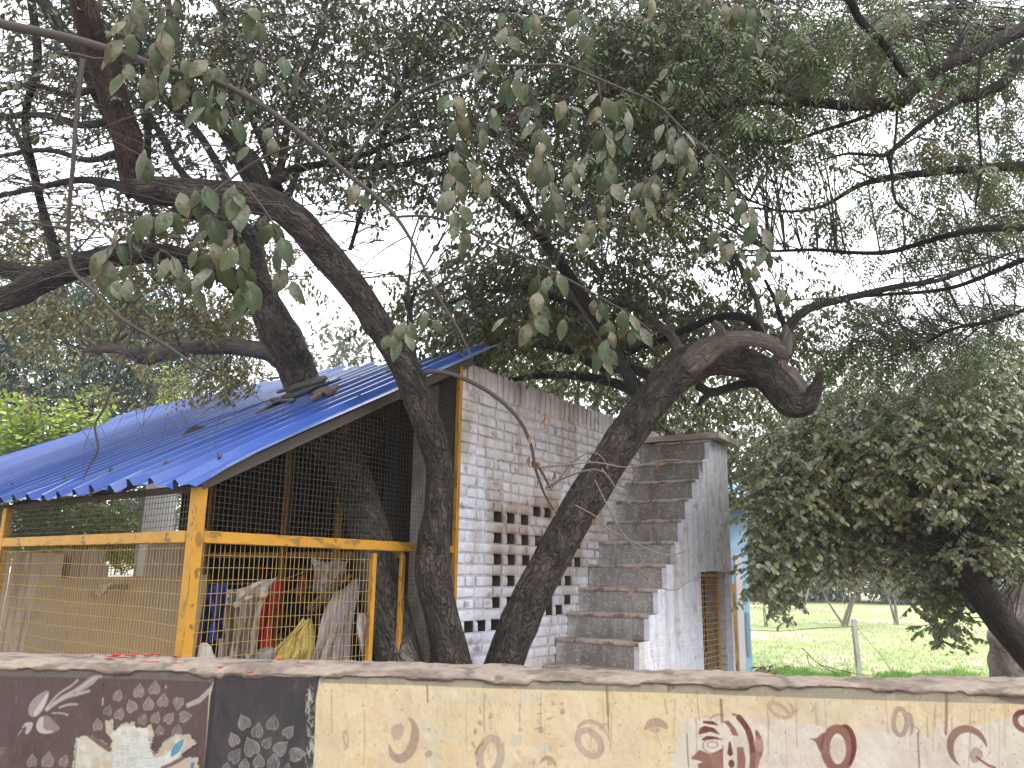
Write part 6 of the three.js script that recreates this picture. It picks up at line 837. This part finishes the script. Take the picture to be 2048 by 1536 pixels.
spray('hanging_branch', 'near slender branch arching through the upper middle with rows of hanging dusty leaves', [
  [[700, 330, 4.5, D1 + .06], [722, 300, 4.4, D1 + .05], [756, 252, 4.2, D1 + .04], [800, 206, 4, D1 + .03], [862, 172, 3.8, D1 + .02], [930, 148, 3.6, D1], [975, 132, 3.6, D1], [1050, 131, 3.4, D1], [1125, 131, 3.2, D1], [1160, 142, 3, D1], [1240, 176, 2.8, D1], [1310, 206, 2.6, D1], [1370, 262, 2.4, D1], [1420, 306, 2.4, D1], [1460, 350, 2.2, D1], [1490, 400, 2, D1], [1510, 470, 1.8, D1], [1540, 540, 1.6, D1], [1570, 600, 1.2, D1]],
  [[812, 202, 2, D1 + .02], [790, 140, 2, D1 + .02], [760, 100, 2, D1 + .04], [700, 20, 2, D1 + .05]], [[1125, 131, 2.2, D1], [1160, 108, 2, D1], [1190, 70, 2, D1 + .02], [1240, 20, 2, D1 + .04], [1290, -40, 2, D1 + .06]]
], [
  [[[880, 170], [908, 190], [912, 260], [908, 330], [916, 400], [920, 440], [934, 470]], 17, 52, D1], [[[908, 300], [940, 320], [970, 350], [984, 370]], 5, 48, D1], [[[960, 140], [975, 100], [980, 130]], 6, 44, D1], [[[1040, 134], [1056, 170], [1066, 220], [1080, 260], [1090, 300]], 11, 52, D1], [[[1080, 290], [1094, 330], [1100, 380], [1110, 420]], 8, 56, D1], [[[1000, 210], [980, 230], [960, 260]], 4, 48, D1], [[[1196, 162], [1204, 220], [1212, 270], [1216, 330], [1220, 400]], 11, 52, D1], [[[1180, 300], [1150, 340], [1140, 370]], 4, 46, D1], [[[1216, 400], [1190, 440], [1160, 470]], 6, 50, D1], [[[1246, 180], [1252, 240], [1248, 280]], 4, 50, D1],
  [[[1330, 230], [1336, 290], [1310, 350], [1300, 370]], 8, 52, D1], [[[1350, 240], [1372, 290], [1380, 330]], 7, 52, D1], [[[1420, 306], [1440, 330], [1444, 360]], 4, 52, D1], [[[1290, 350], [1284, 400], [1270, 430]], 4, 48, D1], [[[1470, 380], [1490, 400], [1500, 430], [1524, 460]], 8, 50, D1], [[[1440, 440], [1430, 480]], 2, 56, D1], [[[1466, 480], [1470, 500]], 2, 46, D1], [[[1528, 490], [1530, 510]], 2, 50, D1], [[[1500, 520], [1508, 540]], 2, 40, D1], [[[1570, 570], [1576, 590]], 2, 40, D1], [[[1020, 150], [1030, 180]], 3, 54, D1], [[[1130, 200], [1140, 240]], 4, 46, D1]
]);
spray('hanging_branch', 'near dark leafy twigs hanging from the top edge right of centre', [
  [[1040, -60, 3, D1 + .2], [1020, 0, 2.6, D1 + .2], [1010, 40, 2, D1 + .2]], [[1440, -60, 3, D1 + .2], [1450, 10, 2.6, D1 + .2], [1470, 40, 2, D1 + .2]], [[1180, -60, 3, D1 + .2], [1170, 0, 2.4, D1 + .2], [1160, 30, 2, D1 + .2]]
], [
  [[[1010, 20], [1012, 50], [1016, 70]], 4, 46, D1 + .2], [[[1160, 10], [1158, 40], [1156, 64]], 4, 46, D1 + .2], [[[1060, -20], [1062, 20], [1070, 40]], 3, 48, D1 + .2], [[[1420, -20], [1436, 0], [1444, 20]], 4, 46, D1 + .2], [[[1470, 0], [1490, 10], [1520, 30]], 6, 46, D1 + .2], [[[1500, 40], [1512, 60], [1508, 90]], 4, 40, D1 + .2], [[[1300, -20], [1306, 0]], 2, 46, D1 + .2], [[[1340, 120], [1336, 150], [1336, 190]], 3, 40, D1 + .1]
]);
// ------------------------------------------------------------ rags round the trunk, field post, wire, litter
{
  seed(411); const rag = (name, label, col, pts, r, k) => { const m = new MB(); m.tube(bez(pts, 40), x => r * (0.35 + .5 * Math.sin(Math.PI * clamp(x * .96 + .02)) + .35 * noise(x * 9, k)), 14, (g, al) => (1 + 1.2 * (fbm(Math.cos(g) * 2.5 + k, Math.sin(g) * 2.5 + al * 9, k, 4) - .5)) * (Math.abs(Math.sin(g)) > .5 ? .8 : 1)); m.smooth = true; return tag(m.build(name, std({ color: col, roughness: 1 })), label, 'rag'); };
  const on = (px, py, n = .05) => onPlane(px, py, R3(0, 0, n), RN);
  const ctr = on(604, 786, .05), rx = dB.clone(), ry = SL.clone(), ring = (a0, a1, r0, r1, lift, n = 12) => Array.from({ length: n }, (_, i) => { const t = i / (n - 1), a = mix(a0, a1, t), r = mix(r0, r1, t); return ctr.clone().addScaledVector(rx, Math.cos(a) * r * 1.15).addScaledVector(ry, Math.sin(a) * r).addScaledVector(RN, lift + .025 * noise(i * 1.3, lift * 90)); });
  rag('green_rag', 'grey green rag wound round the trunk where it leaves the roof', lin(.085, .09, .075), ring(-.4, 4.4, .2, .21, .05), .022, 3);
  rag('dark_rag', 'dark rag wound low round the front of the trunk on the roof', lin(.06, .063, .055), ring(2.6, 5.9, .24, .25, .01), .022, 5);
  rag('olive_rag', 'thin olive rag trailing left along the roof from the trunk', lin(.1, .1, .08), [on(590, 800, .05), on(570, 802, .05), on(548, 810, .04), on(528, 820, .04), on(508, 829, .03)], .024, 9);
  rag('brown_rag', 'reddish brown rag bunched on the right of the trunk on the roof', lin(.17, .115, .09), [on(622, 800, .05), on(634, 793, .06), on(646, 788, .05), on(658, 784, .06), on(674, 774, .04)], .03, 7); rag('brown_rag', 'end of a reddish brown cloth tucked above the bunched rag', lin(.15, .1, .08), [on(630, 788, .07), on(646, 780, .07), on(664, 774, .05)], .024, 8);
  const pb = onH(1719, 1354, 0), pt = onPlane(1707, 1238, pb, V(0, 0, 1)); const po = thing('fence_post', pb, 'pale concrete post standing alone at the near edge of the field', 'post'); const m = new MB(); m.bar(pb, V(pb.x - .02, pt.y, pb.z - .02), .085, .07, V(1, 0, 0)); m.build('post', M.plaster, po);
  const w = new MB(), tp = V(pb.x, pt.y - .12, pb.z); w.tube(bez([tp, onPlane(1640, 1256, pb, V(0, 0, 1)), onPlane(1560, 1262, pb, V(0, 0, 1)), onPlane(1500, 1260, pb, V(0, 0, 1))], 30), .006, 5); tag(w.build('fence_wire', M.twig), 'slack wire running from the concrete post to the blue house', 'wire');
  const w2 = new MB(); w2.tube(bez([tp, onPlane(1760, 1310, pb, V(0, 0, 1)), onPlane(1790, 1350, pb, V(0, 0, 1))], 20), .004, 5); tag(w2.build('fence_wire', M.twig), 'thin stay wire slanting down right from the concrete post', 'wire');
  const dt = new MB(); for (const q of [[[1604, 1296], [1640, 1330], [1680, 1350], [1720, 1368]], [[1640, 1330], [1700, 1345], [1740, 1352]], [[1614, 1310], [1620, 1330], [1650, 1340]], [[1740, 1364], [1752, 1352], [1760, 1344]]]) dt.tube(bez(q.map(a => onPlane(a[0], a[1], pb.clone().add(V(0, 0, .6)), V(0, 0, 1))), 16), x => mix(.008, .003, x), 5); tag(dt.build('dead_branch', M.twig), 'thin dead branch lying in the weeds left of the concrete post', 'branch');
  const st = onH(1277, 1281, H0 + .02), sm = new MB(); sm.tube([st.clone().addScaledVector(dW, -.05), st.clone().addScaledVector(dW, -.035).setY(st.y + .012), st.clone().setY(st.y + .016), st.clone().addScaledVector(dW, .035).setY(st.y + .01), st.clone().addScaledVector(dW, .045)], [.006, .02, .024, .018, .005], 9, (g, al) => 1 + .2 * noise(g * 2, al * 40)); tag(sm.build('loose_stone', M.cement), 'small flat stone lying on the right end of the lowest visible step', 'stone');
  // leaf litter by the blue house
  seed(421); const lg = leafGeo(1, .6, .4, .4), NL = 500, li = new THREE.InstancedMesh(lg, std({ roughness: 1 }), NL), c = new THREE.Color(); for (let i = 0; i < NL; i++) { const p = onH(1510 + Math.pow(rnd(), .8) * 70, 1344 + rnd() * 26, 0); p.y = .01 + rnd() * .08; li.setMatrixAt(i, frame(p, V(rr(-1, 1), rr(-.3, .4), rr(-1, 1)), V(rr(-.6, .6), 1, rr(-.6, .6)), rr(.06, .12))); li.setColorAt(i, c.setRGB(...mixCol([[.14, .1, .08], [.2, .15, .12], [.1, .08, .06]]))); }
  li.name = numbered('leaf_litter'); li.userData.kind = 'stuff'; li.userData.label = 'heap of dry brown leaves beside the blue house'; li.userData.category = 'leaf litter'; scene.add(li);
}
renderer.render(scene, camera);
